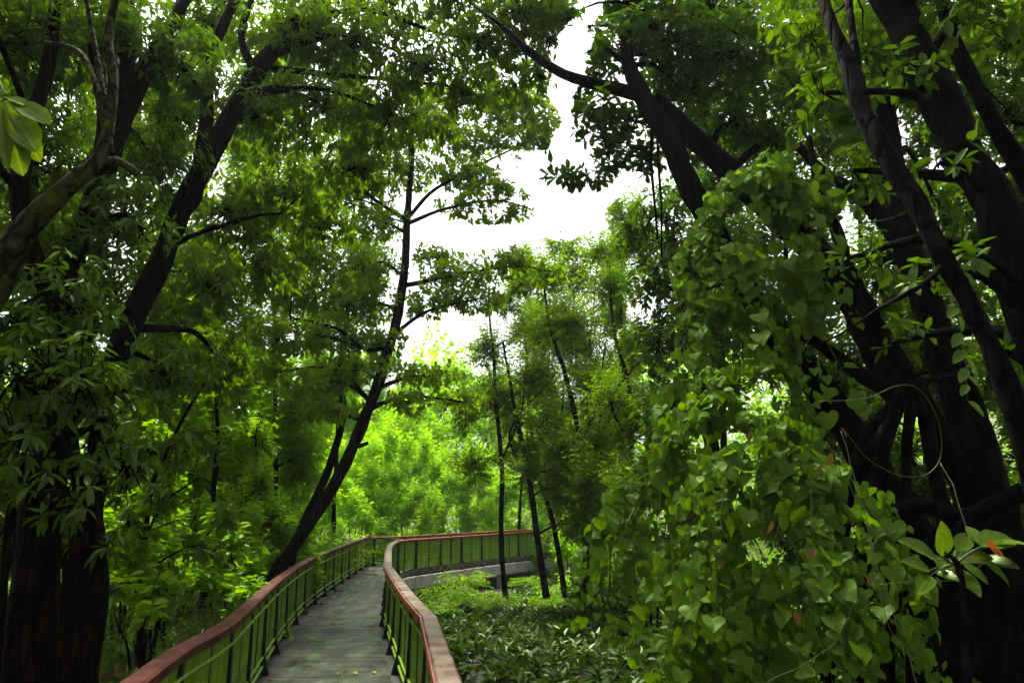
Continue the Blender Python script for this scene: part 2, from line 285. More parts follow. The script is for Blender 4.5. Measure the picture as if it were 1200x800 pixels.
# ------------------------------------------------------------------ leaves
def outline(shape, w):
    if shape == 'lance': return [(0, 0), (.32 * w, .18), (.5 * w, .45), (.3 * w, .78), (0, 1)]
    if shape == 'obov': return [(0, 0), (.2 * w, .25), (.46 * w, .6), (.42 * w, .85), (0, 1)]
    if shape == 'broad': return [(0, 0), (.4 * w, .2), (.5 * w, .48), (.32 * w, .8), (0, 1)]
def template(shape, w, lod):
    """unit leaf along +Y, blade normal +Z"""
    if shape == 'heart':
        lod = min(lod, 2)
        h = [(0, .06), (.12, -.08), (.28, -.13), (.43, -.05), (.51, .12), (.50, .32), (.40, .52), (.24, .74), (.09, .91)] if lod == 2 else [(0, .02), (.3, -.12), (.5, .15), (.34, .62)]
        V = [(0, .34, 0)] + [(x * w, y, .2 * x * w + .05 * math.sin(9 * y) * (x > 0) - .16 * y * y) for x, y in h] + [(0, 1, -.22)] + \
            [(-x * w, y, .2 * x * w - .05 * math.sin(8 * y) - .16 * y * y) for x, y in h[:0:-1]]
        k = len(V) - 1
        return np.array(V), [np.array([[0, 1 + (i + 1) % k, 1 + i] for i in range(k)])]
    o = outline(shape, w)
    if lod == 3:                                     # smooth margin for leaves seen close
        ys = np.array([0, .08, .2, .34, .5, .64, .77, .88, .96, 1.0]); oy = [q[1] for q in o]; k = len(ys)
        e = spline(np.array([(x, y, 0.) for x, y in o]), .02); xs = np.interp(ys, np.maximum.accumulate(e[:, 1]), e[:, 0]); xs[-1] = 0
        xs[-2] = max(xs[-2], xs[-3] * .5)
        z = lambda x, y: .25 * abs(x) - .18 * y * y + .012 * math.sin(17 * y + 3 * x)
        V = [(0, y, z(0, y) - .012) for y in ys] + [(x, y, z(x, y)) for x, y in zip(xs, ys)] + [(-x, y, z(-x, y)) for x, y in zip(xs, ys)]
        i = np.arange(k - 1)
        return np.array(V), [np.concatenate([np.stack([i, i + k, i + k + 1, i + 1], -1), np.stack([i, i + 1, i + 2 * k + 1, i + 2 * k], -1)])]
    c = lambda x, y: (x, y, .28 * abs(x) - .16 * y * y)
    if lod == 2:
        V = [c(*o[0]), c(*o[1]), c(*o[2]), c(*o[3]), c(*o[4]), c(-o[3][0], o[3][1]), c(-o[2][0], o[2][1]), c(-o[1][0], o[1][1]), c(0, o[2][1])]
        return np.array(V), [np.array([[0, 1, 8], [1, 2, 8], [2, 3, 8], [3, 4, 8], [8, 4, 5], [8, 5, 6], [8, 6, 7], [8, 7, 0]])]
    if lod == 1:
        V = [c(*o[0]), c(*o[2]), c(o[3][0] * 1.1, o[3][1]), c(*o[4]), c(-o[3][0] * 1.1, o[3][1]), c(-o[2][0], o[2][1])]
        return np.array(V), [np.array([[0, 1, 2], [0, 2, 3], [0, 3, 4], [0, 4, 5]])]
    V = [c(0, 0), c(o[2][0], .55), c(0, 1), c(-o[2][0], .55)]
    return np.array(V), [np.array([[0, 1, 2], [0, 2, 3]])]
LEAFMESH = {}
def frames(d, n):
    Y = norm(d); Z = norm(n - (n * Y).sum(-1, keepdims=True) * Y); X = np.cross(Y, Z)
    return X, Y, Z
STAT = []
def put_leaves(root, base, pos, d, n, size, shape, w, mat, keep=0, prune=True, part='leaf', pick=None):
    """pos/d/n/size arrays -> the KEEP largest in view as leaf parts, the rest as one foliage part"""
    pos = np.asarray(pos)
    if prune:
        tip = pos + norm(d) * size[:, None] * .6
        px, py, dep = proj(tip)
        bad = np.zeros(len(pos), bool)
        for g in GAPS: bad |= in_poly(px, py, g)
        ok = ~(bad & (dep > 0)) | (RNG.random(len(pos)) < .03)
        pos, d, n, size = pos[ok], d[ok], n[ok], size[ok]
    X, Y, Z = frames(d, n)
    px, py, dep = proj(pos); pxs = size * F / np.maximum(dep, .3)
    vis = (px > 0) & (px < W) & (py > 0) & (py < H) & (dep > .3)
    single = np.zeros(len(pos), bool)
    if keep:
        view = norm(pos - np.array([0, 0, CAM_H])); face = np.abs((view * Z).sum(-1))
        sc = np.where(vis, pxs * (.35 + face), -1) * (pick if pick is not None else 1)
        idx = np.argsort(-sc)[:keep]; single[idx[sc[idx] > 0]] = True
        key = (shape, round(w, 3), mat.name)
        if key not in LEAFMESH:
            V, Fs = template(shape, w, 3); LEAFMESH[key] = mesh_np(part, V, Fs, CLOSE.get(mat.name, mat), True)
        me = LEAFMESH[key]
        for i in np.where(single)[0]:
            o = bpy.data.objects.new(part, me); COL.objects.link(o); o.parent = root
            m = np.eye(4); m[:3, 0] = X[i] * size[i]; m[:3, 1] = Y[i] * size[i]; m[:3, 2] = Z[i] * size[i]; m[:3, 3] = pos[i] - base
            o.matrix_basis = Matrix(m.tolist())
    VV = []; FF = []; nv = 0
    lod = np.where(~vis, 0, np.where(pxs > 26, 2, np.where(pxs > 13, 1, 0)))
    if shape == 'heart': lod = np.maximum(lod, 1)
    for L in (0, 1, 2):
        s = np.where((lod == L) & ~single)[0]
        if not len(s): continue
        T, Fs = template(shape, w, L)
        v = pos[s][:, None, :] - base + (T[None, :, 0:1] * X[s][:, None] + T[None, :, 1:2] * Y[s][:, None] + T[None, :, 2:3] * Z[s][:, None]) * size[s][:, None, None]
        f = Fs[0][None] + (np.arange(len(s)) * len(T))[:, None, None] + nv
        VV.append(v.reshape(-1, 3)); FF.append(f.reshape(-1, 3)); nv += len(s) * len(T)
    if VV:
        STAT.append((sum(len(f) for f in FF), root['label'][:40]))
        o = link('foliage', mesh_np('foliage', np.concatenate(VV), [np.concatenate(FF)], mat, False), root); o['kind'] = 'stuff'
        return o
def rand_unit(n):
    return norm(RNG.normal(size=(n, 3)))
def twigs_in(c, r, n, shell=.45, flat=0.0):
    u = rand_unit(n) * (RNG.random((n, 1)) ** shell)
    tip = c + u * r
    start = c + u * r * RNG.uniform(.25, .6, (n, 1)) + np.array([0, 0, -1]) * r[2] * .25
    return start, tip
def leaf_whorl(start, tip, k, size, droop=.35, along=.35, spread=1.0):
    """rosettes: K leaves fanned round each twig end"""
    n = len(tip); ax = norm(tip - start); ref = rand_unit(n)
    a = norm(np.cross(ax, ref)); b = np.cross(ax, a)
    th = (np.arange(k)[None] * 2.4 + RNG.uniform(0, 6.28, (n, 1)))
    out = a[:, None] * np.cos(th)[..., None] + b[:, None] * np.sin(th)[..., None]
    t = 1 - along * (np.arange(k)[None, :, None] / k) * RNG.uniform(.6, 1.2, (n, k, 1))
    pos = start[:, None] + (tip - start)[:, None] * t
    d = norm(out * spread + ax[:, None] * .45 + np.array([0, 0, -droop]) + RNG.normal(scale=.18, size=(n, k, 3)))
    nr = np.array([0, 0, 1.]) + ax[:, None] * .5 + RNG.normal(scale=.35, size=(n, k, 3))
    s = size * RNG.uniform(.6, 1.15, (n, k))
    return pos.reshape(-1, 3), d.reshape(-1, 3), nr.reshape(-1, 3), s.ravel()
def leaf_alt(start, tip, k, size, droop=.3):
    n = len(tip); ax = norm(tip - start); side = norm(np.cross(ax, np.array([0, 0, 1.]) + RNG.normal(scale=.2, size=(n, 3))))
    t = (np.arange(k)[None, :, None] + RNG.uniform(.2, .8, (n, k, 1))) / k
    pos = start[:, None] + (tip - start)[:, None] * (.15 + .85 * t); sg = np.where(np.arange(k) % 2, 1, -1)[None, :, None]
    d = norm(side[:, None] * sg * RNG.uniform(.6, 1.1, (n, k, 1)) + ax[:, None] * .6 + np.array([0, 0, -droop]) + RNG.normal(scale=.25, size=(n, k, 3)))
    nr = np.array([0, 0, 1.]) + RNG.normal(scale=.4, size=(n, k, 3))
    s = size * RNG.uniform(.6, 1.15, (n, k))
    return pos.reshape(-1, 3), d.reshape(-1, 3), nr.reshape(-1, 3), s.ravel()
def pp(lst):
    """[(px,py,dist,width_px)] -> spline points x,y,z,r"""
    o = []
    for px, py, d, w in lst:
        p = P(px, py, d); dep = d * CP + (p[2] - CAM_H) * SP
        o.append([*p, w * dep / F / 2])
    return np.array(o)
def wclumps(cl):
    o = []
    for px, py, d, rx, ry, *_ in cl:
        p = P(px, py, d); dep = d * CP + (p[2] - CAM_H) * SP
        hx, hz = rx * dep / F, ry * dep / F
        o.append((p, np.array([hx, (hx + hz) / 2, hz])))
    return o
ALLTRUNK = []
def tree(name, label, cat, trunks, clumps, leaf, size, shape, w, bark, dens=1.0, k=7, mode='whorl', keep=0, droop=.35, extra=(), group=None,
         bough=True, twig_r=.004, tleng=None, limb_names=None, base=None, rough=.22, prune=True, clump_boughs=True):
    """trunks: pixel splines (first is the main trunk); clumps: crown masses; each clump hangs on a bough grown from the nearest stem"""
    T = [spline(pp(t) if not isinstance(t, np.ndarray) else t, .07 if t[0][2] < 9 else .15, 0.03) for i, t in enumerate(trunks)]
    base = T[0][0, :3].copy() if base is None else np.array(base, float)
    base[2] = min(base[2], GROUND)
    root = thing(name, label, cat, base, group)
    for i, t in enumerate(T):
        mb = MB(); dep = max(t[:, 1].mean(), 2); sd = 22 if t[0, 3] * F / dep > 8 and dep < 9 else 10
        mb.tube(t[:, :3], t[:, 3], sd, rough, i * 2.3 + len(name)); 
        nm = 'trunk' if i == 0 else (limb_names[i - 1] if limb_names else 'limb')
        link(nm, mb.mesh(nm, bark, base, True), root)
    allp = np.concatenate(T)
    cl = wclumps(clumps) + [(np.array(c, float), np.array(r, float)) for c, r in extra]
    L = [[], [], [], []]; fac = [(c[5] if len(c) > 5 else 1) for c in clumps] + [1] * len(extra)
    for (c, r), fc in zip(cl, fac):
        sel = allp; pen = np.linalg.norm(sel[:, :3] - c, axis=1) + np.maximum(sel[:, 2] - c[2] + .2, 0) * 2
        a = sel[np.argmin(pen)]
        dist = np.linalg.norm(a[:3] - c)
        nt = max(3, int(fc * dens * DENS * 2.2 * 1.05 * (r[0] * r[1] + r[0] * r[2] + r[1] * r[2]) / (size * size * w * .6 * k)))
        st, tp = twigs_in(c, r, nt)
        mb = MB()
        if dist > .15 and bough:
            mid = (a[:3] + c) / 2 + np.array([0, 0, .12 * dist]) + RNG.normal(scale=.06 * dist, size=3)
            r0 = min(max(a[3] * .45, .008), .05 + .012 * dist); b = spline(np.array([[*a[:3], r0], [*mid, r0 * .65], [*c, r0 * .3]]), .25, .03)
            mb.tube(b[:, :3], b[:, 3], 6, .15, 1)
        if twig_r:
            _, _, dep = proj(c)
            m = min(nt, 45 if dep < 12 else 16)
            for i in range(m):
                md = (st[i] + tp[i]) / 2 + np.array([0, 0, .04])
                s0 = c + (st[i] - c) * .1
                mb.tube(np.array([s0, st[i], md, tp[i]]), np.array([2.2, 1.5, 1.1, .6]) * twig_r, 3, cap=False)
        if mb.n: link('branch', mb.mesh('branch', bark, base, True), root)
        if mode == 'whorl': q = leaf_whorl(st, tp, k, size, droop)
        else: q = leaf_alt(st + (st - tp) * .3, tp, k, size, droop)
        for i in range(4): L[i].append(q[i])
    if cl:
        put_leaves(root, base, *[np.concatenate(x) for x in L], shape, w, leaf, keep, prune)
    return root
GROUND = -0.75
DENS = 2.3
HAZE = 0.0003

# ================================================================== SETTING: ground
def ground_z(x, y):
    p = np.stack([x, y, 0 * x], -1)
    return GROUND + .10 * lump(p, .8, 2) + .05 * lump(p, 2.4, 4) + .5 * np.clip((-4.0 - x) / 8, 0, 1) * np.clip((30 - y) / 20, 0, 1) + .015 * np.maximum(y - 30, 0)
def ground():
    a = np.concatenate([np.linspace(-160, -24, 18), np.linspace(-23, 23, 170), np.linspace(24, 160, 18)])
    b = np.concatenate([np.linspace(-60, -9, 10), np.linspace(-8, 45, 190), np.linspace(46, 260, 26)])
    X, Y = np.meshgrid(a, b); Z = ground_z(X, Y); n, m = X.shape
    i = (np.arange(n - 1)[:, None] * m + np.arange(m - 1)[None]).ravel()
    o = link('ground', mesh_np('ground', np.stack([X, Y, Z], -1).reshape(-1, 3), [np.stack([i, i + 1, i + m + 1, i + m], -1)], M['soil'], True))
    o['kind'] = 'structure'
ground()

# ================================================================== boardwalk
def resample(pts, step):
    p = np.asarray(pts, float); L = np.concatenate([[0], np.cumsum(np.linalg.norm(np.diff(p, axis=0), axis=1))])
    n = max(1, int(round(L[-1] / step))); s = np.linspace(0, L[-1], n + 1)
    return np.stack([np.interp(s, L, p[:, k]) for k in range(3)], -1)
def far(px, py, d, h=1.0):
    p = P(px, py, d); return np.array([p[0], d, zdeck(d)])
Lpix = [(172, 785), (213, 757), (265, 729), (299, 700), (330, 674), (358, 656.5), (384, 645), (407, 636.5)]
Lp = [on_rail(*p) for p in Lpix]
Lp = [np.array([-1.15, -1.5, 0]), np.array([-1.55, 1.5, 0])] + Lp + [far(434, 629, 26.6)]
left_path = spline(np.array(Lp), .2)
Rp = [on_rail(532, 815), on_rail(503, 721)]
Rp = [Rp[0] + (Rp[0] - Rp[1]) * 2.0] + Rp
right_a = resample(Rp, .2)                                                    # straight near stretch
right_b = spline(np.array([on_rail(503, 721), on_rail(478, 694), on_rail(455, 663)]), .2)
right_c = spline(np.array([on_rail(455, 663), on_rail(456, 645), far(459, 636, 20.6), far(468, 630.5, 22.6), far(486, 628, 23.6), far(511, 625, 24.6), far(566, 621, 27.2), far(612, 618, 29.6), far(668, 615, 32.5)]), .2)
right_path = np.concatenate([right_a, right_b[1:], right_c[1:]])
# far railing on the outer side after the bend, parallel to the inner one
dirs = norm(right_c[-1] - far(511, 625, 24.6)); outn = np.array([-dirs[1], dirs[0], 0])
far_path = spline(np.array([left_path[-1], far(511, 625, 24.6) + outn * 1.9, right_c[-1] + outn * 1.9]), .2)
far_path[:, 2] = [zdeck(y) for y in far_path[:, 1]]

def inset(path, off):
    t = norm(np.gradient(path, axis=0)); n = np.stack([-t[:, 1], t[:, 0], 0 * t[:, 0]], -1); n = norm(n)
    return path + n * off
# deck edges lie inside the rails
EL = inset(left_path, -.13); ER = inset(right_path, .13)
def row_pairs(rows_y):
    l = [np.array([np.interp(y, EL[:, 1], EL[:, 0]), y, zdeck(y)]) for y in rows_y]
    r = [np.array([np.interp(y, ER[:, 1], ER[:, 0]), y, zdeck(y)]) for y in rows_y]
    return l, r
SPLIT_Y = 22.2
rows = np.arange(-1.2, SPLIT_Y, .3)
lrow, rrow = row_pairs(rows)
bend_n = 26
right_end = ER[(ER[:, 1] > SPLIT_Y)]; left_all = np.concatenate([EL[EL[:, 1] > SPLIT_Y][:-1], inset(far_path, -.13)])
left_end = resample(left_all, np.linalg.norm(np.diff(left_all, axis=0), axis=1).sum() / bend_n)
right_end = resample(right_end, np.linalg.norm(np.diff(right_end, axis=0), axis=1).sum() / bend_n)
lall = np.array(lrow + list(left_end)); rall = np.array(rrow + list(right_end))
mb = MB(); n = len(lall)
zt = np.array([0, 0, -.012]); zb = np.array([0, 0, -.16])
lo = lall + norm(lall - rall) * .2; ro = rall + norm(rall - lall) * .2
V = np.concatenate([lo + zt, ro + zt, lo + zb, ro + zb]); i = np.arange(n - 1)
mb.add(V, [np.concatenate([np.stack([i, i + n, i + n + 1, i + 1], -1), np.stack([i + 2 * n, i + 2 * n + 1, i + 3 * n + 1, i + 3 * n], -1),
                           np.stack([i, i + 1, i + 2 * n + 1, i + 2 * n], -1), np.stack([i + n, i + 3 * n, i + 3 * n + 1, i + n + 1], -1)])])
walk = link('boardwalk', mb.mesh('boardwalk', M['grout'])); walk['kind'] = 'structure'
# pavers: five across in running bond, each one its own block; the far rows joined
far_mb = MB(); count = 0
for k in range(len(lall) - 1):
    if lall[k][1] < 4.6: continue
    l0, r0, l1, r1 = lall[k], rall[k], lall[k + 1], rall[k + 1]
    cuts = np.linspace(0, 1, 6)
    subs = [(0, 1)] if k < len(rows) else [(a / 4, (a + 1) / 4) for a in range(4)]
    for s0, s1 in subs:
        L0, L1, R0, R1 = l0 + (l1 - l0) * s0, l0 + (l1 - l0) * s1, r0 + (r1 - r0) * s0, r0 + (r1 - r0) * s1
        for a, b in zip(cuts[:-1], cuts[1:]):
            c = [L0 + (R0 - L0) * a, L0 + (R0 - L0) * b, L1 + (R1 - L1) * b, L1 + (R1 - L1) * a]
            ctr = sum(c) / 4; c = [ctr + (q - ctr) * (1 - np.array([.045, .045, 0])) for q in c]
            dz = np.array([0, 0, random.uniform(-.0012, .0012)]); tl = np.array([0, 0, random.uniform(-.0008, .0008)])
            bot = [q + dz - np.array([0, 0, .03]) for q in c]; top = [q + dz + (tl if j in (1, 2) else 0) for j, q in enumerate(c)]
            if count < 300 and k < len(rows):
                m1 = MB()
                m1.prism(bot, top); o = link('paver', m1.mesh('paver', M['tile']), walk); count += 1
            else: far_mb.prism(bot, top)
o = link('far_paving', far_mb.mesh('far_paving', M['tile']), walk); o['kind'] = 'stuff'
# concrete edge beams, scalloped sheet along the far span, piers
def beam(path, name, mat, w, h, zoff, off):
    c = inset(path, off); t = norm(np.gradient(c, axis=0)); nn = norm(np.stack([-t[:, 1], t[:, 0], 0 * t[:, 0]], -1))
    q = [c - nn * w / 2 + [0, 0, zoff], c + nn * w / 2 + [0, 0, zoff], c + nn * w / 2 + [0, 0, zoff + h], c - nn * w / 2 + [0, 0, zoff + h]]
    m1 = MB(); k = len(c); V = np.stack(q, 1).reshape(-1, 3); i = (np.arange(k - 1) * 4)[:, None]; j = np.arange(4)[None]
    m1.add(V, [np.stack([i + j, i + (j + 1) % 4, i + 4 + (j + 1) % 4, i + 4 + j], -1).reshape(-1, 4), np.array([[0, 1, 2, 3], [4 * k - 1, 4 * k - 2, 4 * k - 3, 4 * k - 4]])])
    return link(name, m1.mesh(name, mat), walk)
spanR = right_c[right_c[:, 1] > 18]
beam(spanR, 'edge_beam', M['concrete'], .12, .36, -.52, -.20)
beam(spanR, 'beam_edging', M['paint_red'], .135, .045, -.566, -.20)
beam(np.concatenate([right_a, right_b[1:]]), 'edge_beam', M['grout'], .12, .30, -.36, -.16)
beam(left_path, 'edge_beam', M['grout'], .12, .30, -.36, .16)
beam(far_path, 'edge_beam', M['concrete'], .12, .40, -.44, .18)
sc = resample(inset(spanR, -.25), .035); wv = np.abs(np.sin(np.arange(len(sc)) * .035 / .42 * math.pi)) * .11
m1 = MB(); k = len(sc); tn = np.array([0, 0, .06])
m1.add(np.concatenate([sc + tn + [0, 0, .03], sc + np.stack([0 * wv, 0 * wv, -.02 - wv], -1), inset(sc, .018) + tn + [0, 0, .03], inset(sc, .018) + np.stack([0 * wv, 0 * wv, -.02 - wv], -1)]),
       [np.concatenate([np.stack([i, i + 1, i + k + 1, i + k], -1) for i in [np.arange(k - 1)]] + [np.stack([i + 2 * k, i + 3 * k, i + 3 * k + 1, i + 2 * k + 1], -1) for i in [np.arange(k - 1)]])])
link('corrugated_sheet', m1.mesh('corrugated_sheet', M['sheet']), walk)
for path, off in ((resample(spanR, 2.6), -.12), (resample(far_path, 3.0), .1), (resample(left_path, 3.2), 0), (resample(right_b, 2.6), 0)):
    for c in inset(path, off):
        g = float(ground_z(c[0], c[1])) - .1
        m1 = MB(); m1.box(((c[0]), c[1], (c[2] - .17 + g) / 2), (1, 0, 0), (0, 1, 0), (0, 0, 1), .26, .26, c[2] - .17 - g)
        link('pier', m1.mesh('pier', M['concrete']), walk)

# ------------------------------------------------------------------ railings
m1 = MB(); m1.box((0, 0, .43), (1, 0, 0), (0, 1, 0), (0, 0, 1), .028, .04, .86); BAR = m1.mesh('baluster', M['paint_green'])
m1 = MB()
m1.prism([np.array(p) for p in ((-.042, -.15, 0), (.042, -.15, 0), (.042, .12, 0), (-.042, .12, 0))], [np.array(p) for p in ((-.038, -.06, .34), (.038, -.06, .34), (.038, .06, .34), (-.038, .06, .34))])
m1.prism([np.array(p) for p in ((-.036, -.06, .342), (.036, -.06, .342), (.036, .06, .342), (-.036, .06, .342))], [np.array(p) for p in ((-.03, -.036, 1.05), (.03, -.036, 1.05), (.03, .036, 1.05), (-.03, .036, 1.05))])
m1.box((0, 0, -.055), (1, 0, 0), (0, 1, 0), (0, 0, 1), .09, .2, .11)
POST = m1.mesh('post', M['paint_dark'])
m1 = MB(); m1.box((0, 0, .5), (1, 0, 0), (0, 1, 0), (0, 0, 1), .022, .05, .98); SLIM = m1.mesh('slim_post', M['paint_dark'])
def at_len(path):
    L = np.concatenate([[0], np.cumsum(np.linalg.norm(np.diff(path, axis=0), axis=1))])
    return L, lambda s: np.array([np.interp(s, L, path[:, k]) for k in range(3)])
def railing(name, label, paths, side, capmat, edge=None, nbal=300):
    base = paths[0][0][0]
    root = thing(name, label, 'railing', base)
    bars = 0; rest = MB()
    for path, cap in paths:
        L, at = at_len(path); tot = L[-1]
        # handrail pieces about 2.6 m long butted end to end
        npc = max(1, round(tot / 2.6))
        for a in range(npc):
            s = np.linspace(a * tot / npc + (.004 if a else 0), (a + 1) * tot / npc - .002, 9); c = np.array([at(x) for x in s])
            t = norm(np.gradient(c, axis=0)); nn = norm(np.stack([-t[:, 1], t[:, 0], 0 * t[:, 0]], -1))
            hw = .07
            prof = [(-hw, .925), (hw, .925), (hw + .004, .985), (hw - .012, 1.0), (-hw + .012, 1.0), (-hw - .004, .985)]
            V = np.stack([c + nn * o_ + [0, 0, z] for o_, z in prof], 1).reshape(-1, 3); i = (np.arange(8) * 6)[:, None]; j = np.arange(6)[None]
            m1 = MB(); m1.add(V, [np.stack([i + j, i + (j + 1) % 6, i + 6 + (j + 1) % 6, i + 6 + j], -1).reshape(-1, 4), np.array([[5, 4, 3, 2, 1, 0], [48, 49, 50, 51, 52, 53]])])
            h = link('handrail', m1.mesh('handrail', M[cap], base), root)
            if edge:
                prof = [(hw + .005, .93), (hw + .016, .93), (hw + .016, .99), (hw + .005, .99)]
                V = np.stack([c + nn * o_ * side + [0, 0, z] for o_, z in prof], 1).reshape(-1, 3); i = (np.arange(8) * 4)[:, None]; j = np.arange(4)[None]
                m1 = MB(); m1.add(V, [np.stack([i + j, i + (j + 1) % 4, i + 4 + (j + 1) % 4, i + 4 + j], -1).reshape(-1, 4)])
                e = link('edge_strip', m1.mesh('edge_strip', M[edge], base), h)
        for z, r, nm in ((.80, .016, 'mid_rail'), (.09, .02, 'bottom_rail'), (.20, .016, 'bottom_rail')):
            c = resample(path, .4); t = norm(np.gradient(c, axis=0)); nn = np.stack([-t[:, 1], t[:, 0], 0 * t[:, 0]], -1)
            m1 = MB(); m1.tube(c + nn * side * .034 + [0, 0, z], r, 6); link(nm, m1.mesh(nm, M['paint_green'], base, True), root)
        npost = max(1, round(tot / 1.35)); step = tot / npost
        for a in range(npost + 1):
            s = min(a * step, tot - .01); p = at(s); q = at(min(s + .05, tot)) - at(max(s - .05, 0)); ang = math.atan2(q[1], q[0])
            o = link('post', POST, root, p - base + np.array([0, 0, -.12])); o.rotation_euler.z = ang if side < 0 else ang + math.pi
            if a < npost:
                p = at(s + step / 2); o = link('slim_post', SLIM, root, p - base); o.rotation_euler.z = ang
        nb = int(tot / .105)
        for a in range(nb):
            s = (a + .5) * tot / nb
            if abs((s / step) - round(s / step)) * step < .05: continue
            p = at(s); q = at(min(s + .05, tot)) - at(max(s - .05, 0)); ang = math.atan2(q[1], q[0])
            if p[1] > 2.5 and bars < nbal:
                o = link('baluster', BAR, root, p - base + np.array([0, 0, .06])); o.rotation_euler.z = ang; bars += 1
            else:
                tx, ty = math.cos(ang), math.sin(ang)
                rest.box(p + [0, 0, .49], (tx, ty, 0), (-ty, tx, 0), (0, 0, 1), .028, .04, .86)
    o = link('baluster_row', rest.mesh('baluster_row', M['paint_green'], base), root); o['kind'] = 'stuff'
    return root
railing('railing', 'green barred railing with red brown handrail curving along the left edge of the boardwalk', [(left_path, 'rail_red'), (far_path, 'paint_red')], -1, 'rail_red')
railing('railing', 'green barred railing with pale worn handrail and red edge on the right of the boardwalk', [(right_a, 'rail_grey'), (right_b, 'rail_grey'), (right_c[right_c[:, 1] < 22.4], 'rail_grey'), (right_c[right_c[:, 1] >= 22.3], 'paint_red')], 1, 'rail_grey', edge='paint_red')

# ================================================================== TREES
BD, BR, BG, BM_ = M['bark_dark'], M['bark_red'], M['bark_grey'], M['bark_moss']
# --- big dark fig on the left, cascading roots round its foot
fig = tree('fig_tree', 'large dark tree with a curtain of reddish aerial roots beside the left railing', 'tree',
    [[(18, 830, 5.2, 50), (30, 720, 5.2, 46), (48, 600, 5.4, 42), (64, 500, 5.6, 40), (74, 400, 5.8, 36), (84, 310, 6.0, 31), (112, 235, 6.2, 26), (150, 130, 6.5, 21), (205, 20, 7, 16), (250, -80, 7.5, 11)],
     [(76, 400, 5.8, 30), (40, 300, 5.6, 24), (25, 200, 5.6, 18), (60, 60, 6, 14), (70, -60, 6.2, 10)],
     [(150, 130, 6.5, 22), (148, 40, 6.8, 18), (140, -60, 7, 14)],
     [(90, 290, 6.0, 20), (118, 200, 6.3, 17), (122, 110, 6.5, 15), (95, 0, 6.8, 12)]],
    [(30, 50, 6.2, 80, 70), (140, 40, 6.6, 80, 70), (215, 75, 7, 60, 60), (40, 190, 6.0, 60, 60), (70, 290, 6.0, 70, 50), (180, 180, 7.2, 70, 70), (20, 370, 5.4, 50, 50),
     (60, 430, 4.9, 90, 60, .4), (30, 500, 4.7, 60, 60, .35), (110, 500, 4.9, 60, 50, .35), (100, 390, 5.6, 70, 60, .5), (40, 120, 8, 90, 80), (130, 330, 7.4, 80, 70), (0, 560, 4.8, 30, 25), (20, 260, 8.5, 80, 80), (95, 440, 4.7, 60, 60, .3), (20, 440, 4.6, 60, 60, .3), (80, 580, 4.7, 70, 50, .25), (130, 470, 5.2, 60, 70, .35), (60, 340, 5.0, 80, 60, .4), (150, 250, 6.0, 70, 60, .6), (120, 640, 5.2, 40, 30, .25), (150, 540, 6, 50, 60, .4)],
    M['leaf_dark'], .135, 'lance', .34, BR, dens=.75, k=7, keep=300, droop=.75,
    extra=[((-4.5, 3.0, 6.2), (2.2, 1.8, 1.1)), ((-5.5, 5, 7.6), (2, 2, 1.2)), ((-6, 1.5, 4.0), (1.5, 1.5, 1.5)), ((-5.5, -1, 5.0), (2, 2, 1.5))])  # extra: unseen crown masses overhead and beside the camera, added for shade
fb = np.array(fig.location)
for k in range(24):
    a = random.random(); px0 = -10 + a * 104 + random.uniform(-8, 8); d0 = random.uniform(4.7, 6.1)
    top = random.uniform(430, 600); w0 = random.uniform(3, 9)
    q = spline(pp([(px0 * .5 + 38, top, d0 + .2, w0 * .6), (px0 + random.uniform(-8, 10), (top + 800) / 2, d0, w0), (px0 + (px0 - 50) * .25 + random.uniform(-10, 10), 830, d0 - .1, w0 * 1.4)]), .12, .04)
    mb = MB(); mb.tube(q[:, :3], q[:, 3], 7, .2, k); link('aerial_root', mb.mesh('aerial_root', BR, fb, True), fig)
for pts in ([(100, 560, 5.6, 14), (112, 640, 5.3, 16), (108, 720, 5.2, 16), (95, 830, 5.1, 18)], [(110, 600, 5.7, 9), (118, 690, 5.5, 10), (112, 760, 5.4, 10), (104, 830, 5.4, 12)]):
    q = spline(pp(pts), .12, .03); mb = MB(); mb.tube(q[:, :3], q[:, 3], 8, .2, 3); link('aerial_root', mb.mesh('aerial_root', BR, fb, True), fig)

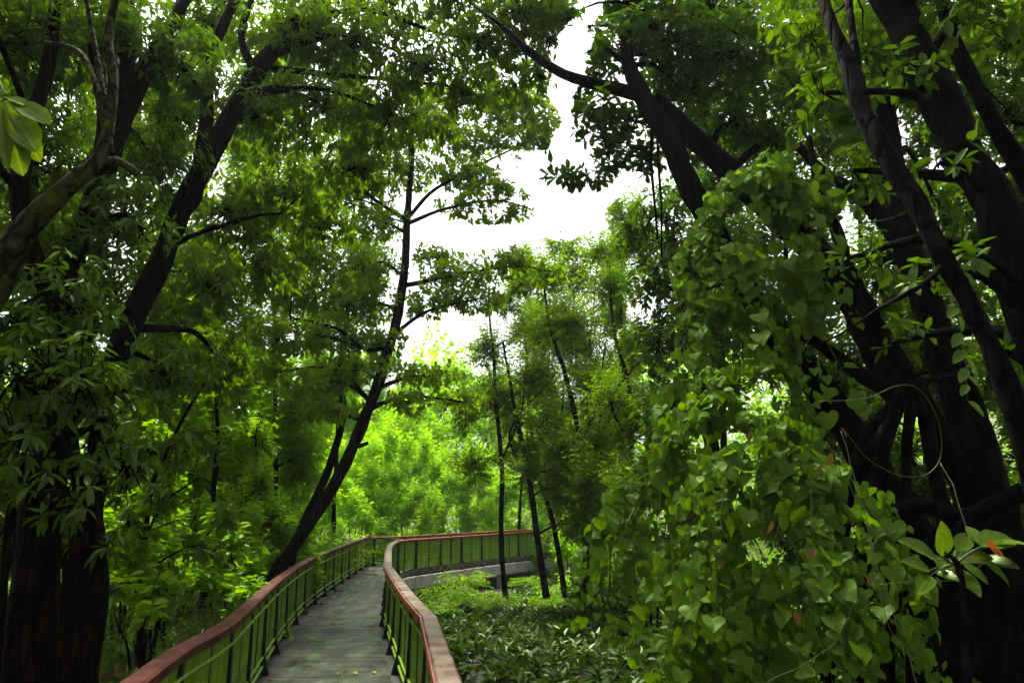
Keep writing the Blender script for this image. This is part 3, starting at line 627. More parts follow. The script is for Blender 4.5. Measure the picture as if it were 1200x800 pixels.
# --- the forked tree right of it whose leaves hang over the walk
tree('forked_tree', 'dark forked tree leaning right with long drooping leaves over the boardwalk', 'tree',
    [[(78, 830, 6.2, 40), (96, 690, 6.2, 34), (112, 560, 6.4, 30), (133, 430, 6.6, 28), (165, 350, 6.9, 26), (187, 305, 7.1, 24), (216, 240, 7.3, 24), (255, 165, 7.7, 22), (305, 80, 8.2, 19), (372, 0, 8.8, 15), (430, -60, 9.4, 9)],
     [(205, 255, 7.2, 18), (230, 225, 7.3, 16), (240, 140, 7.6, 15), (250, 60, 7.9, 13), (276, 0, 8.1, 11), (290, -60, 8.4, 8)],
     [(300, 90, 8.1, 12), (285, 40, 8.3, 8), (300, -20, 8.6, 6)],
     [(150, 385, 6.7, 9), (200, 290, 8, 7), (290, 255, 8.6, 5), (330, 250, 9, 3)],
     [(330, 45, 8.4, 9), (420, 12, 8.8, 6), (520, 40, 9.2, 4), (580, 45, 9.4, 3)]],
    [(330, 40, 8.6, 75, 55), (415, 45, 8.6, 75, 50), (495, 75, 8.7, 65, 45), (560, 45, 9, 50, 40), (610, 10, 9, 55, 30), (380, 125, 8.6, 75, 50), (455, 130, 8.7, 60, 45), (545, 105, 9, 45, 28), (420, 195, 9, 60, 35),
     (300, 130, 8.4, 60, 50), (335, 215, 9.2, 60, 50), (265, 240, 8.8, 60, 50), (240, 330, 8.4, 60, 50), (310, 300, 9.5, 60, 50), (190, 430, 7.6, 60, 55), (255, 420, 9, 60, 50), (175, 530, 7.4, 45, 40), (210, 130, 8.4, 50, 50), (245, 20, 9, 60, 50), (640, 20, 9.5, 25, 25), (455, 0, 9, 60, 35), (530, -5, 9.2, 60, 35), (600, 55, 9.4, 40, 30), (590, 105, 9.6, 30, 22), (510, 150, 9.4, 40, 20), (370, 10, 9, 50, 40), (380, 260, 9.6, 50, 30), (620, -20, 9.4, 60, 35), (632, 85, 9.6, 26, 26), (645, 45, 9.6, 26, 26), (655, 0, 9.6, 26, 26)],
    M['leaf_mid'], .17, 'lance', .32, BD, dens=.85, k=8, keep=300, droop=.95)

# --- mossy limb close to the camera, upper left
tree('mossy_tree', 'pale mossy bare limb bending up close at the left edge', 'tree',
    [[(-190, 900, 3.3, 46), (-140, 640, 3.2, 42), (-70, 440, 3.1, 38), (-12, 345, 3.0, 34), (30, 272, 3.0, 27), (62, 238, 3.0, 23), (98, 206, 3.05, 20), (118, 188, 3.1, 17), (128, 150, 3.15, 13), (133, 90, 3.25, 11), (128, 40, 3.3, 9), (150, -60, 3.4, 7)],
     [(114, 190, 3.1, 11), (140, 188, 3.15, 10), (164, 203, 3.2, 9)],
     [(124, 150, 3.15, 9), (112, 100, 3.2, 7), (92, 62, 3.3, 6), (52, 50, 3.4, 4)],
     [(131, 180, 3.12, 6), (132, 120, 3.2, 5), (138, 70, 3.3, 5)],
     [(8, 310, 3.0, 8), (-2, 280, 3.0, 6), (-14, 240, 3.0, 4)],
     [(128, 150, 3.15, 8), (112, 60, 3.3, 6), (96, -20, 3.4, 5)]],
    [], M['leaf_dark'], .1, 'lance', .35, BM_)
# --- twig with big pale leaves hanging at the very left
tw = thing('hanging_twig', 'pale yellow green broad leaves hanging from a twig at the left edge', 'twig', P(-30, 40, 1.5))
tb = np.array(tw.location)
q = spline(pp([(-60, -30, 1.5, 5), (-30, 40, 1.5, 5), (-4, 90, 1.5, 3), (6, 113, 1.5, 2)]), .02); mb = MB(); mb.tube(q[:, :3], q[:, 3], 7); link('stem', mb.mesh('stem', M['stem'], tb, True), tw)
LP = [((0, 118), (4, 190)), ((4, 118), (22, 194)), ((5, 118), (42, 180)), ((8, 116), (50, 130)), ((4, 114), (26, 114)), ((-2, 116), (-14, 170)), ((6, 118), (33, 158))]
pos = np.array([P(*a, 1.5 + .01 * i) for i, (a, b) in enumerate(LP)]); tipp = np.array([P(*b, 1.46 + .03 * (i % 3)) for i, (a, b) in enumerate(LP)])
put_leaves(tw, tb, pos, tipp - pos, np.array([[.2, -1, .5 + .2 * math.sin(i * 2)] for i in range(len(LP))]), np.linalg.norm(tipp - pos, axis=1), 'obov', .3, M['leaf_yellow'], keep=50, prune=False)

# --- leaning almond in the middle with tiered boughs
tree('almond_tree', 'slender tree with a curved leaning trunk and flat tiers of boughs beyond the left railing', 'tree',
    [[(288, 745, 13, 20.3), (318, 680, 13.2, 16.4), (350, 630, 13.4, 14.8), (385, 580, 13.7, 14.0), (412, 525, 14, 13.7), (432, 478, 14.3, 13.3), (452, 425, 14.6, 12.5), (464, 380, 15, 11.7), (472, 325, 15.4, 10.1), (477, 262, 16, 8.6), (481, 200, 16.5, 7.0), (483, 130, 17, 5.5), (486, 60, 17.5, 3.1)],
     [(477, 258, 16, 6.2), (440, 235, 16, 4.7), (405, 205, 16.2, 3.1), (385, 195, 16.2, 1.6)], [(478, 255, 16, 5.5), (510, 222, 16, 3.9), (560, 195, 16.4, 3.1), (620, 165, 16.6, 1.6)], [(477, 262, 16, 4.7), (520, 245, 15.8, 3.9), (580, 235, 15.8, 2.3), (622, 245, 15.8, 1.6)],
     [(458, 405, 14.7, 6.2), (430, 410, 14.5, 5.5), (395, 385, 14.4, 3.9), (340, 372, 14.3, 2.3)], [(470, 335, 15.3, 6.2), (520, 325, 15.2, 3.9), (600, 312, 15.3, 2.3), (645, 318, 15.4, 1.6)], [(462, 392, 14.8, 5.5), (500, 365, 14.8, 3.9), (560, 350, 14.9, 2.3)],
     [(428, 490, 14.2, 4.7), (432, 478, 14.1, 3.9)], [(418, 523, 14, 4.7), (430, 519, 13.9, 4.7)]],
    [(400, 205, 16.2, 60, 24), (545, 205, 16.4, 45, 20), (598, 165, 16.6, 48, 15), (545, 170, 16.8, 45, 22), (590, 222, 15.8, 45, 11), (545, 240, 15.8, 40, 12), (608, 248, 15.8, 26, 10), (450, 165, 17, 55, 32), (520, 140, 17, 50, 22), (600, 120, 17, 40, 14), (635, 160, 17, 22, 8),
     (540, 322, 15.2, 55, 22), (600, 308, 15.4, 48, 18), (640, 322, 15.6, 28, 14), (505, 352, 14.9, 45, 18), (560, 352, 15, 45, 15), (420, 310, 15.2, 60, 26), (350, 290, 15.2, 55, 28), (400, 350, 15, 60, 26), (340, 340, 15, 50, 26), (440, 262, 16, 45, 24),
     (425, 432, 14.4, 60, 16), (500, 440, 14.4, 50, 13), (540, 470, 14.6, 35, 13), (370, 450, 14.3, 55, 20), (330, 395, 14.3, 55, 24), (480, 470, 14.2, 40, 12), (300, 440, 14.4, 45, 24), (390, 480, 14.2, 50, 14), (375, 235, 16, 50, 34), (430, 225, 16.4, 40, 30), (330, 320, 15.4, 50, 34), (390, 395, 14.8, 60, 30), (440, 355, 15.2, 40, 26), (310, 250, 16, 45, 34), (350, 180, 16.6, 45, 30), (445, 400, 14.7, 40, 16), (420, 130, 17, 45, 28), (490, 110, 17.2, 40, 26), (480, 200, 16.8, 40, 24), (515, 300, 15.6, 40, 14), (585, 140, 16.8, 45, 18), (615, 115, 17, 35, 16), (635, 150, 16.8, 28, 14), (560, 100, 17, 45, 24), (545, 205, 16, 40, 14), (640, 140, 17, 26, 14), (610, 185, 16.4, 30, 10), (575, 262, 15.8, 30, 8)],
    M['leaf_almond'], .19, 'obov', .5, BG, dens=.95, k=7, keep=300, droop=.05)
tree('leaning_trunk', 'thin bare second trunk curving up beside the slender tiered tree', 'tree',
    [[(318, 735, 14.6, 14), (346, 640, 14.8, 11), (374, 575, 15, 10), (394, 522, 15.2, 9), (402, 480, 15.3, 8), (396, 435, 15.5, 7), (404, 392, 15.8, 6), (412, 340, 16, 4)]],
    [(400, 330, 16.2, 40, 20), (430, 370, 16.2, 35, 16)], M['leaf_almond'], .17, 'obov', .5, BD, dens=.6, droop=.1)

# --- tree arching in from the right over the gap
tree('arching_tree', 'thick grey brown tree arching from the right with a long bough over the sky gap', 'tree',
    [[(1120, 780, 6.8, 54.6), (1075, 640, 6.8, 47.5), (1020, 550, 6.8, 40.5), (962, 455, 6.9, 35.2), (905, 385, 7, 31.7), (862, 320, 7.2, 29.0), (818, 240, 7.4, 27.3), (785, 165, 7.6, 24.6), (752, 112, 7.8, 22.0), (738, 72, 8, 17.6), (740, 20, 8.2, 12.3), (752, -50, 8.4, 7.9)],
     [(1060, 470, 7.6, 35.2), (985, 330, 7.8, 33.4), (920, 262, 8, 31.7), (850, 196, 8, 26.4), (800, 150, 7.9, 22.9), (764, 116, 7.85, 19.4)],
     [(750, 112, 7.8, 16.7), (722, 104, 7.8, 15.0), (690, 96, 7.8, 13.2), (655, 83, 7.8, 11.4), (612, 54, 7.9, 8.8), (585, 28, 8.1, 5.3), (550, 0, 8.4, 2.2)],
     [(765, 135, 7.7, 5.3), (764, 200, 7.6, 3.5), (770, 280, 7.5, 2.6)], [(770, 150, 7.7, 3.5), (774, 230, 7.6, 2.6), (775, 300, 7.6, 1.8)]],
    [(700, 135, 7.8, 35, 35), (715, 175, 7.9, 28, 22), (660, 205, 8, 26, 13), (640, 172, 8, 16, 12), (735, 45, 8.2, 45, 35), (690, 60, 8, 24, 26), (790, 40, 8.5, 55, 45), (845, 60, 8.6, 55, 50), (800, 105, 8.8, 45, 35), (860, 140, 8.7, 55, 50), (900, 60, 8.8, 60, 60), (760, 10, 8.6, 60, 30), (905, 160, 8.9, 55, 45), (830, 5, 9, 60, 40), (760, 185, 8, 25, 25), (665, 20, 8.8, 22, 18), (700, 85, 8, 25, 22), (735, 150, 8, 30, 30), (675, 110, 8.2, 16, 18), (700, 200, 8, 24, 14), (740, -10, 8.6, 50, 30), (780, 80, 8.7, 40, 40), (690, 30, 8.3, 18, 18), (800, 170, 9, 35, 35)],
    M['leaf_teal'], .165, 'obov', .42, BD, dens=.85, k=7, keep=300, droop=.15)

# --- right hand trees
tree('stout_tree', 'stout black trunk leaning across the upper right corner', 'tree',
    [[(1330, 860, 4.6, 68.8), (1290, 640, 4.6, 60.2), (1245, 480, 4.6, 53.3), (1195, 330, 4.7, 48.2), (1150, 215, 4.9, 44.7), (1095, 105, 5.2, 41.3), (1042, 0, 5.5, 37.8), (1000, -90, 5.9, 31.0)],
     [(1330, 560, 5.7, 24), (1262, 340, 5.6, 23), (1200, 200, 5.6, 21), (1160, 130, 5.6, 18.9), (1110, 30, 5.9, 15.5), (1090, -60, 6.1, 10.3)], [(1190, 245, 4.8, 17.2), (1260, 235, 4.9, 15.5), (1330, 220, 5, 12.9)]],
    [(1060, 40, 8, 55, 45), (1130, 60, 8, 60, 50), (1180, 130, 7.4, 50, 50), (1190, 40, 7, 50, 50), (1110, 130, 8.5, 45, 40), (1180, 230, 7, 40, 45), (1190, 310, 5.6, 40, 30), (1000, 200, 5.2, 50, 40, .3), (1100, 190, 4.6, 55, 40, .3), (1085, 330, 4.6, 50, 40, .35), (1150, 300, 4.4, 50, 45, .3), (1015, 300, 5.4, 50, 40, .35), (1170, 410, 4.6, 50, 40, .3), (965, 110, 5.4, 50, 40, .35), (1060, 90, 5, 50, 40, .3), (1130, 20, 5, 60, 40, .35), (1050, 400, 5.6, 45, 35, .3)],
    M['leaf_dark'], .15, 'broad', .48, BD, dens=.6, k=6, keep=200, droop=.25, extra=[((4, 3, 7), (2, 2, 1)), ((4.5, 6, 7.6), (2, 2, 1.2)), ((5, 0, 5.5), (2, 2.5, 1.5))])  # extra crown masses mostly out of view, added to block sky light
tree('gnarled_tree', 'slim gnarled brown trunk with knots bending across the stout black trunk', 'tree',
    [[(1240, 700, 4.0, 28.9), (1210, 560, 4.0, 25.5), (1178, 450, 4.0, 23.8), (1140, 365, 4.05, 22.9), (1100, 300, 4.1, 22.1), (1070, 240, 4.2, 22.9), (1040, 185, 4.3, 22.1), (1012, 130, 4.4, 20.4), (995, 80, 4.5, 18.7), (975, 30, 4.6, 13.6), (955, -30, 4.8, 10.2)],
     [(1004, 100, 4.5, 11.0), (1002, 60, 4.55, 9.3), (994, 0, 4.7, 7.6), (988, -50, 4.8, 5.1)], [(1072, 244, 4.2, 7.6), (1045, 258, 4.3, 4.2), (1015, 262, 4.4, 1.7)],
     [(1108, 303, 4.1, 6.8), (1082, 333, 4.05, 6.0), (1030, 362, 4.1, 4.2), (985, 392, 4.2, 2.5), (940, 412, 4.3, 1.0)]],
    [(950, 40, 5.4, 40, 30), (1010, 60, 5.8, 30, 30)], M['leaf_dark'], .13, 'broad', .5, BG, dens=.5, k=6, keep=60, rough=.3)
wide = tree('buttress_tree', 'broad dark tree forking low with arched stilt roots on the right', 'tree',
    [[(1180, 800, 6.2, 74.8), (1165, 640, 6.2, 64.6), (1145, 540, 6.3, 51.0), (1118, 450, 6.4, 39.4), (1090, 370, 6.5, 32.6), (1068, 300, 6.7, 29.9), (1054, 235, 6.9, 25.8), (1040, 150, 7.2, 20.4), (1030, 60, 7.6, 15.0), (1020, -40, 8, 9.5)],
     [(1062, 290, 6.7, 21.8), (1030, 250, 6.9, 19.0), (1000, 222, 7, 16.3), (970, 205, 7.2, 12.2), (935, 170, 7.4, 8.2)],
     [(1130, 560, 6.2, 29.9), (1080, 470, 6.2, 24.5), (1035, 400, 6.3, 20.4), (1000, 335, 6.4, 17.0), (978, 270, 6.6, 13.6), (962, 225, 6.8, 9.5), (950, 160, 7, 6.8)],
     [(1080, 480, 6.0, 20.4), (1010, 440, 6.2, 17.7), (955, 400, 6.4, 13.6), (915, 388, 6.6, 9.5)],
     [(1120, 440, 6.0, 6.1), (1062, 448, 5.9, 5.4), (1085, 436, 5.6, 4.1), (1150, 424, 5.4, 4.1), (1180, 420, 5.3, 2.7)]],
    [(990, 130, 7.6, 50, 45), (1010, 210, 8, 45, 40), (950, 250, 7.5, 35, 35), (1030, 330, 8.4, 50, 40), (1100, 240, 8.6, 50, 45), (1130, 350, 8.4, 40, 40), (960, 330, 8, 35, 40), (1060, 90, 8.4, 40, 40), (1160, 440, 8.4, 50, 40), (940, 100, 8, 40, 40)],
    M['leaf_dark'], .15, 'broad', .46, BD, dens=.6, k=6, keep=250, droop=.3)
wb = np.array(wide.location)
for i, pts in enumerate([[(1060, 455, 6, 16), (1042, 520, 5.9, 15), (1020, 600, 5.8, 16), (1005, 700, 5.7, 18), (998, 830, 5.6, 20)], [(1070, 470, 6, 13), (1066, 560, 5.8, 12), (1062, 640, 5.7, 12), (1066, 830, 5.6, 15)],
        [(1085, 480, 6, 18), (1102, 560, 5.8, 17), (1112, 640, 5.7, 18), (1118, 830, 5.6, 22)], [(1062, 460, 6.1, 14), (1025, 500, 6.1, 13), (1000, 560, 6, 13), (985, 640, 6, 14), (970, 800, 5.9, 16)],
        [(1012, 640, 5.5, 9), (1040, 602, 5.5, 14), (1085, 592, 5.6, 17), (1130, 606, 5.7, 20), (1170, 590, 5.8, 22)], [(1200, 575, 5.2, 22), (1150, 600, 5.3, 18), (1108, 640, 5.3, 14), (1085, 700, 5.3, 12), (1075, 830, 5.3, 12)],
        [(1150, 600, 5.6, 24), (1132, 680, 5.4, 20), (1110, 760, 5.3, 18), (1090, 850, 5.2, 18)], [(1180, 590, 5.5, 28), (1190, 680, 5.3, 26), (1185, 760, 5.2, 26), (1180, 860, 5.1, 28)],
        [(1100, 620, 6, 10), (1060, 680, 6, 10), (1040, 740, 5.9, 10), (1030, 840, 5.8, 12)], [(1040, 520, 5.9, 8), (1044, 600, 5.8, 8), (1040, 700, 5.7, 9), (1042, 840, 5.7, 10)]]):
    q = spline(pp(pts), .12, .03); mb = MB(); mb.tube(q[:, :3], q[:, 3], 8, .2, i); link('stilt_root', mb.mesh('stilt_root', BD, wb, True), wide)

# --- dark round-crowned tree behind the arching one
tree('round_tree', 'dense dark leafy tree behind the long arching bough', 'tree',
    [[(880, 760, 11.5, 22), (850, 600, 11.5, 18), (820, 450, 11.6, 14), (800, 350, 11.8, 10), (790, 280, 12, 6)]],
    [(770, 250, 11.8, 40, 35), (800, 300, 11.6, 55, 45), (760, 330, 11.5, 40, 40), (820, 380, 11.3, 60, 45), (770, 400, 11.6, 45, 40), (850, 280, 12, 45, 50), (740, 280, 12, 25, 25), (800, 220, 12.2, 35, 25), (880, 340, 12, 50, 50), (790, 470, 11.4, 50, 45)],
    M['leaf_teal'], .17, 'broad', .45, BD, dens=.85, k=7, keep=0, droop=.3)

# --- slender saplings in the middle distance, fine airy leaves
SL = [('tall sapling with a straight dark stem just past the far railing', [(592, 700, 19, 9), (587, 620, 19, 8), (588, 540, 19, 7), (580, 460, 19.4, 5.5), (577, 400, 20, 4), (572, 340, 20.4, 3)], [(570, 400, 20, 45, 40), (590, 460, 19.6, 55, 40), (545, 470, 19.8, 35, 45), (610, 520, 19.5, 45, 35), (555, 540, 19.4, 40, 30), (590, 350, 20.6, 40, 25)]),
      ('sapling with a kinked stem second from the end of the boardwalk', [(640, 700, 18, 12), (628, 620, 18, 10), (620, 560, 18, 9), (608, 500, 18.2, 7), (598, 450, 18.6, 5), (590, 400, 19, 3)], [(625, 430, 18.6, 45, 45), (640, 490, 18, 45, 40), (615, 545, 18, 40, 30), (640, 380, 19, 40, 35), (660, 570, 17.6, 40, 30)]),
      ('wavy stemmed sapling forking between the straight stems', [(684, 700, 17, 12), (686, 620, 17, 10), (680, 520, 17.2, 9), (665, 450, 17.5, 7.5), (650, 400, 18, 6), (640, 360, 18.4, 4), (634, 300, 19, 2.5)], [(640, 320, 19, 40, 40), (670, 370, 18, 45, 40), (690, 440, 17.4, 45, 40), (700, 510, 17, 45, 40), (660, 520, 17.3, 40, 35), (690, 580, 16.8, 40, 35), (610, 330, 19.5, 30, 25)]),
      ('thin leaning sapling behind the mound of vines', [(662, 700, 20, 9), (650, 620, 20, 8), (632, 560, 20, 7), (622, 500, 20.3, 5), (618, 430, 20.6, 4), (612, 370, 21, 2.5)], [(612, 380, 21, 35, 30), (640, 450, 20.6, 40, 40), (600, 480, 20.4, 35, 35), (650, 540, 20, 40, 35)]),
      ('dark sapling nearest the mound of vines', [(742, 700, 15, 11), (738, 600, 15, 10), (740, 520, 15.2, 8), (735, 450, 15.5, 7), (720, 390, 16, 5), (716, 320, 16.5, 3)], [(715, 330, 16.5, 45, 40), (745, 400, 15.8, 45, 40), (720, 460, 15.4, 45, 40), (755, 480, 15, 40, 40), (735, 560, 15, 40, 40), (700, 290, 17, 35, 30)]),
      ('short thin stem between two saplings', [(700, 690, 19.5, 7), (706, 600, 19.5, 6), (700, 520, 19.8, 5), (708, 450, 20, 3)], [(706, 450, 20, 40, 40), (695, 540, 19.6, 35, 40), (720, 500, 19.8, 35, 35), (715, 620, 19, 35, 30)])]
for lab, tr, cl in SL:
    tr = [(a_, b_, c_, w_ * .75) for a_, b_, c_, w_ in tr]
    tree('sapling', lab, 'tree', [tr, [(tr[2][0], tr[2][1], tr[2][2], tr[2][3] * .6), (tr[2][0] + random.choice([-1, 1]) * 22, tr[2][1] - 55, tr[2][2] + .2, 3), (tr[2][0] + random.choice([-1, 1]) * 30, tr[2][1] - 120, tr[2][2] + .4, 1.6)]],
         cl, M['leaf_fine'], .13, 'lance', .42, M['bark_sapling'], dens=.62, k=10, mode='alt', keep=0, group='slender saplings past the boardwalk', twig_r=.006, extra=[(P(max(tr[2][0], 655) + 6, 555, tr[2][2] - .8), (.7, .6, .9)), (P(max(tr[2][0], 672) - 2, 612, tr[2][2] - .7), (.5, .5, .5))] if tr[0][2] != 19 else [])

# --- tall pale trees further off, rising in the haze
def bgtree(name, label, x, top, bot, d, rx, mat, size=.2, dens=.8, n=7, w=.42, shape='broad', group=None, bark=BD, seed=0):
    r = np.random.default_rng(seed + int(x) + int(d * 10)); cl = []
    for i in range(n):
        f = (i + .5) / n; py = top + (bot - top) * f; sp = rx * (0.35 + .65 * math.sin(math.pi * min(f * .8 + .15, 1)))
        cl.append((x + r.uniform(-.75, .75) * sp, py + r.uniform(-10, 10), d + r.uniform(-.06, .06) * d * .5, sp * r.uniform(.5, .8), max(14, (bot - top) / n * r.uniform(.75, 1.15))))
        cl.append((x + r.uniform(-.9, .9) * sp, py + r.uniform(-16, 16), d + r.uniform(-.1, .1) * d * .5, sp * r.uniform(.4, .6), max(12, (bot - top) / n * r.uniform(.6, .95))))
    py_g = 603 + (CAM_H - GROUND) * F / d
    return tree(name, label, 'tree', [[(x + r.uniform(-12, 12), py_g, d, 140 / d), (x + r.uniform(-18, 18), (py_g + bot) / 2, d, 120 / d), (x + r.uniform(-14, 14), (top + bot) / 2, d, 80 / d), (x + r.uniform(-14, 14), top + 10, d, 25 / d)]], cl, mat, size, shape, w, bark, dens=dens, k=8, mode='alt', group=group, twig_r=.008)
bgtree('hazy_tree', 'tall pale hazy tree rising behind the saplings', 690, 262, 560, 30, 75, M['leaf_fine'], .22, .75, 8, .4, 'lance')
bgtree('hazy_tree', 'pale feathery tree left of the tall hazy one', 620, 300, 580, 33, 50, M['leaf_fine'], .22, .7, 7, .4, 'lance')
bgtree('hazy_tree', 'pale tree crown beside the dark round tree', 740, 225, 520, 26, 45, M['leaf_fine'], .2, .75, 7, .42, 'lance')
def bush(label, x, top, bot, d, rx, mat, size=.17, dens=1.0, group='bright bushes beyond the bend'):
    """multi-stemmed bush, leafy from the ground up"""
    r = np.random.default_rng(int(x * 3 + d)); cl = []; n = max(3, int((bot - top) / 26))
    for i in range(n):
        f = (i + .5) / n; py = top + (bot - top) * f; wd = rx * math.sin(math.pi * min(.22 + f * .5, .5)) 
        for s in (-.7, -.25, .25, .7): cl.append((x + s * wd + r.uniform(-8, 8), py + r.uniform(-14, 14), d + r.uniform(-1, 1) - (.8 if abs(s) < .5 else 0) + f * -1.2, wd * r.uniform(.3, .45), (bot - top) / n * r.uniform(.8, 1.2)))
    pg = 603 + (CAM_H - GROUND) * F / d; st = [[(x + k * 6, pg, d, 45 / d), (x + k * rx * .35, pg * .6 + top * .4, d, 24 / d), (x + k * rx * .6, (pg + top) / 2, d, 9 / d)] for k in (0, -1, 1, .5)]
    return tree('bush', label, 'bush', st, cl, mat, size, 'broad', .5, BD, dens=dens, k=9, mode='alt', group=group, twig_r=0)
LB = M['leaf_bright']; DENS = 1.5
bush('bright lime green bush right behind the bend of the boardwalk', 470, 505, 648, 31, 52, LB); bush('rounded lime green bush behind the end of the left railing', 410, 520, 655, 29, 48, LB)
bush('lime green bush behind the far span railing', 535, 520, 645, 34, 50, LB); bush('lime green bush between the leaning trunk and the railing', 360, 530, 668, 25, 45, LB)
bush('lime green bush at the right end of the far span', 600, 540, 650, 36, 48, LB); bush('tall bright bush rising over the bend', 505, 468, 600, 40, 55, LB, .2); bush('tall bright bush beside the leaning trunk', 435, 470, 610, 39, 55, LB, .2)
bush('bright bush high under the tiered boughs', 375, 440, 590, 36, 55, LB, .2); bush('bright bush deep left of the leaning trunk', 320, 520, 660, 24, 45, LB); bush('yellow green bush far off under the low sky gap', 535, 430, 560, 52, 60, LB, .26); bush('yellow green bush far behind the leaning trunk', 430, 405, 540, 50, 65, LB, .26)
LMID = M['leaf_soft']
for lab, x, t, bt, d, rx, mt in [('leafy bush left of the leaning trunk foot', 285, 540, 690, 15.5, 45, LMID), ('tall leafy bush between the forked tree and the leaning trunk', 245, 430, 640, 16.5, 50, LMID), ('leafy bush low beside the forked tree', 170, 510, 700, 9.5, 45, LMID), ('pale bush glimpsed left of the second leaning trunk', 300, 400, 620, 21, 50, LB), ('leafy bush high between the forked stems', 215, 330, 520, 14, 50, LMID), ('pale bush above the left railing curve', 345, 400, 560, 22, 45, LB), ('leafy bush deep in the left woods', 140, 420, 650, 12, 50, LMID), ('low wide bush right behind the left railing', 265, 590, 705, 11.5, 50, LMID), ('small bush on the bank beside the aerial roots', 165, 620, 715, 8.4, 38, LMID), ('rounded bush where the left railing starts to bend', 335, 590, 680, 17, 40, LMID)]:
    bush(lab, x, t, bt, d, rx, mt, .16, 1.0, 'bushes of the left woods')
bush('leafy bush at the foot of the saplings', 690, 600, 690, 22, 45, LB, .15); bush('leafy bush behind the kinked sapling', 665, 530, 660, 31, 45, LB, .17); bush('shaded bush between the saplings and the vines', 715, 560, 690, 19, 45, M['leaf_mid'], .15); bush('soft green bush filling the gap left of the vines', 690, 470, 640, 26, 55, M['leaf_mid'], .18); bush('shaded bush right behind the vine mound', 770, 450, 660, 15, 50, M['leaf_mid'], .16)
DENS = 2.3
LW = [('tall tree behind the fig with crown past the top edge', -20, -70, 640, 11.5, 85, 'leaf_dark'), ('tall dim tree between the fig trunk and the forked tree', 75, -70, 640, 14, 85, 'leaf_dark'), ('tall tree whose crown shows between the two forks', 165, -60, 640, 13, 75, 'leaf_mid'),
      ('tall leafy tree right of the upper fork', 250, -60, 640, 17, 75, 'leaf_soft'), ('tall leafy tree left of the tiered tree', 325, 10, 640, 19, 62, 'leaf_soft'), ('tree filling the sky behind the tiered trunk', 405, 60, 470, 24, 60, 'leaf_soft'),
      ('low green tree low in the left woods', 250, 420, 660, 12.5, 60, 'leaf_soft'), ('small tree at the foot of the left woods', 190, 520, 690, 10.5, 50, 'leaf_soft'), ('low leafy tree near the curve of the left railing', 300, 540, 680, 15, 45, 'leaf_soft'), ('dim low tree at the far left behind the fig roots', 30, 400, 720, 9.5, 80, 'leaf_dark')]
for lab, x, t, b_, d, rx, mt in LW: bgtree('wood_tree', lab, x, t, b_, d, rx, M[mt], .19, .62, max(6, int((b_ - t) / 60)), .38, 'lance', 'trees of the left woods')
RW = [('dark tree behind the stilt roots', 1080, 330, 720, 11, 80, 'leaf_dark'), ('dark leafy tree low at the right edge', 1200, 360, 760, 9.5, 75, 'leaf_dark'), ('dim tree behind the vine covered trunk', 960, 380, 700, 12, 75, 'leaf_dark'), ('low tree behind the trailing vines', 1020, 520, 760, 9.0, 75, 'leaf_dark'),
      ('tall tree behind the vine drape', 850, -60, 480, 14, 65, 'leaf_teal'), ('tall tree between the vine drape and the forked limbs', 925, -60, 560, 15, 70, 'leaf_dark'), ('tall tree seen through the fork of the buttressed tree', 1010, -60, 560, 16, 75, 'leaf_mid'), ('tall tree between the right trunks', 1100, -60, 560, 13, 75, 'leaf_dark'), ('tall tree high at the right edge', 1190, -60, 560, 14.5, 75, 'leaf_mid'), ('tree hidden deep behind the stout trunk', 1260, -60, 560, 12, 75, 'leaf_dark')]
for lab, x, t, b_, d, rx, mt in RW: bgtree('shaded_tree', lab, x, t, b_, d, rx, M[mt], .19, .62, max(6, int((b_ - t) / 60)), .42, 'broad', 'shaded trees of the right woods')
# far wood that closes the view
N = 90000
px = RNG.uniform(-250, 1450, N); dd = RNG.uniform(48, 75, N)
edge = 455 + 35 * np.sin(px * .021) + 22 * np.sin(px * .057 + 1) - 60 * np.clip((420 - px) / 300, 0, 1) - 70 * np.clip((px - 600) / 200, 0, 1)
py = edge + (655 - edge) * RNG.random(N) ** 1.1
pos = np.stack([(px - 600) / F * dd * 1.02, dd, 0 * dd], -1); pos[:, 2] = np.array([P(a, b, c)[2] for a, b, c in zip(px, py, dd)])
pos = pos + .5 * np.stack([lump(pos, .5, 1), lump(pos, .5, 2), lump(pos, .5, 3)], -1) * 3
pos = pos[lump(pos, .55, 6) > -.5]; n_ = len(pos)
T, Fs = template('broad', .55, 0); X, Y, Z = frames(rand_unit(n_) + [0, 0, -.3], rand_unit(n_) + [0, -.3, .6]); sz = RNG.uniform(.35, .75, n_)
v = pos[:, None] + (T[None, :, 0:1] * X[:, None] + T[None, :, 1:2] * Y[:, None] + T[None, :, 2:3] * Z[:, None]) * sz[:, None, None]
o = link('far_wood', mesh_np('far_wood', v.reshape(-1, 3), [(Fs[0][None] + (np.arange(n_) * 4)[:, None, None]).reshape(-1, 3)], M['leaf_bright'])); tag(o, 'bright green mass of far woodland behind everything', 'woodland'); o['kind'] = 'stuff'

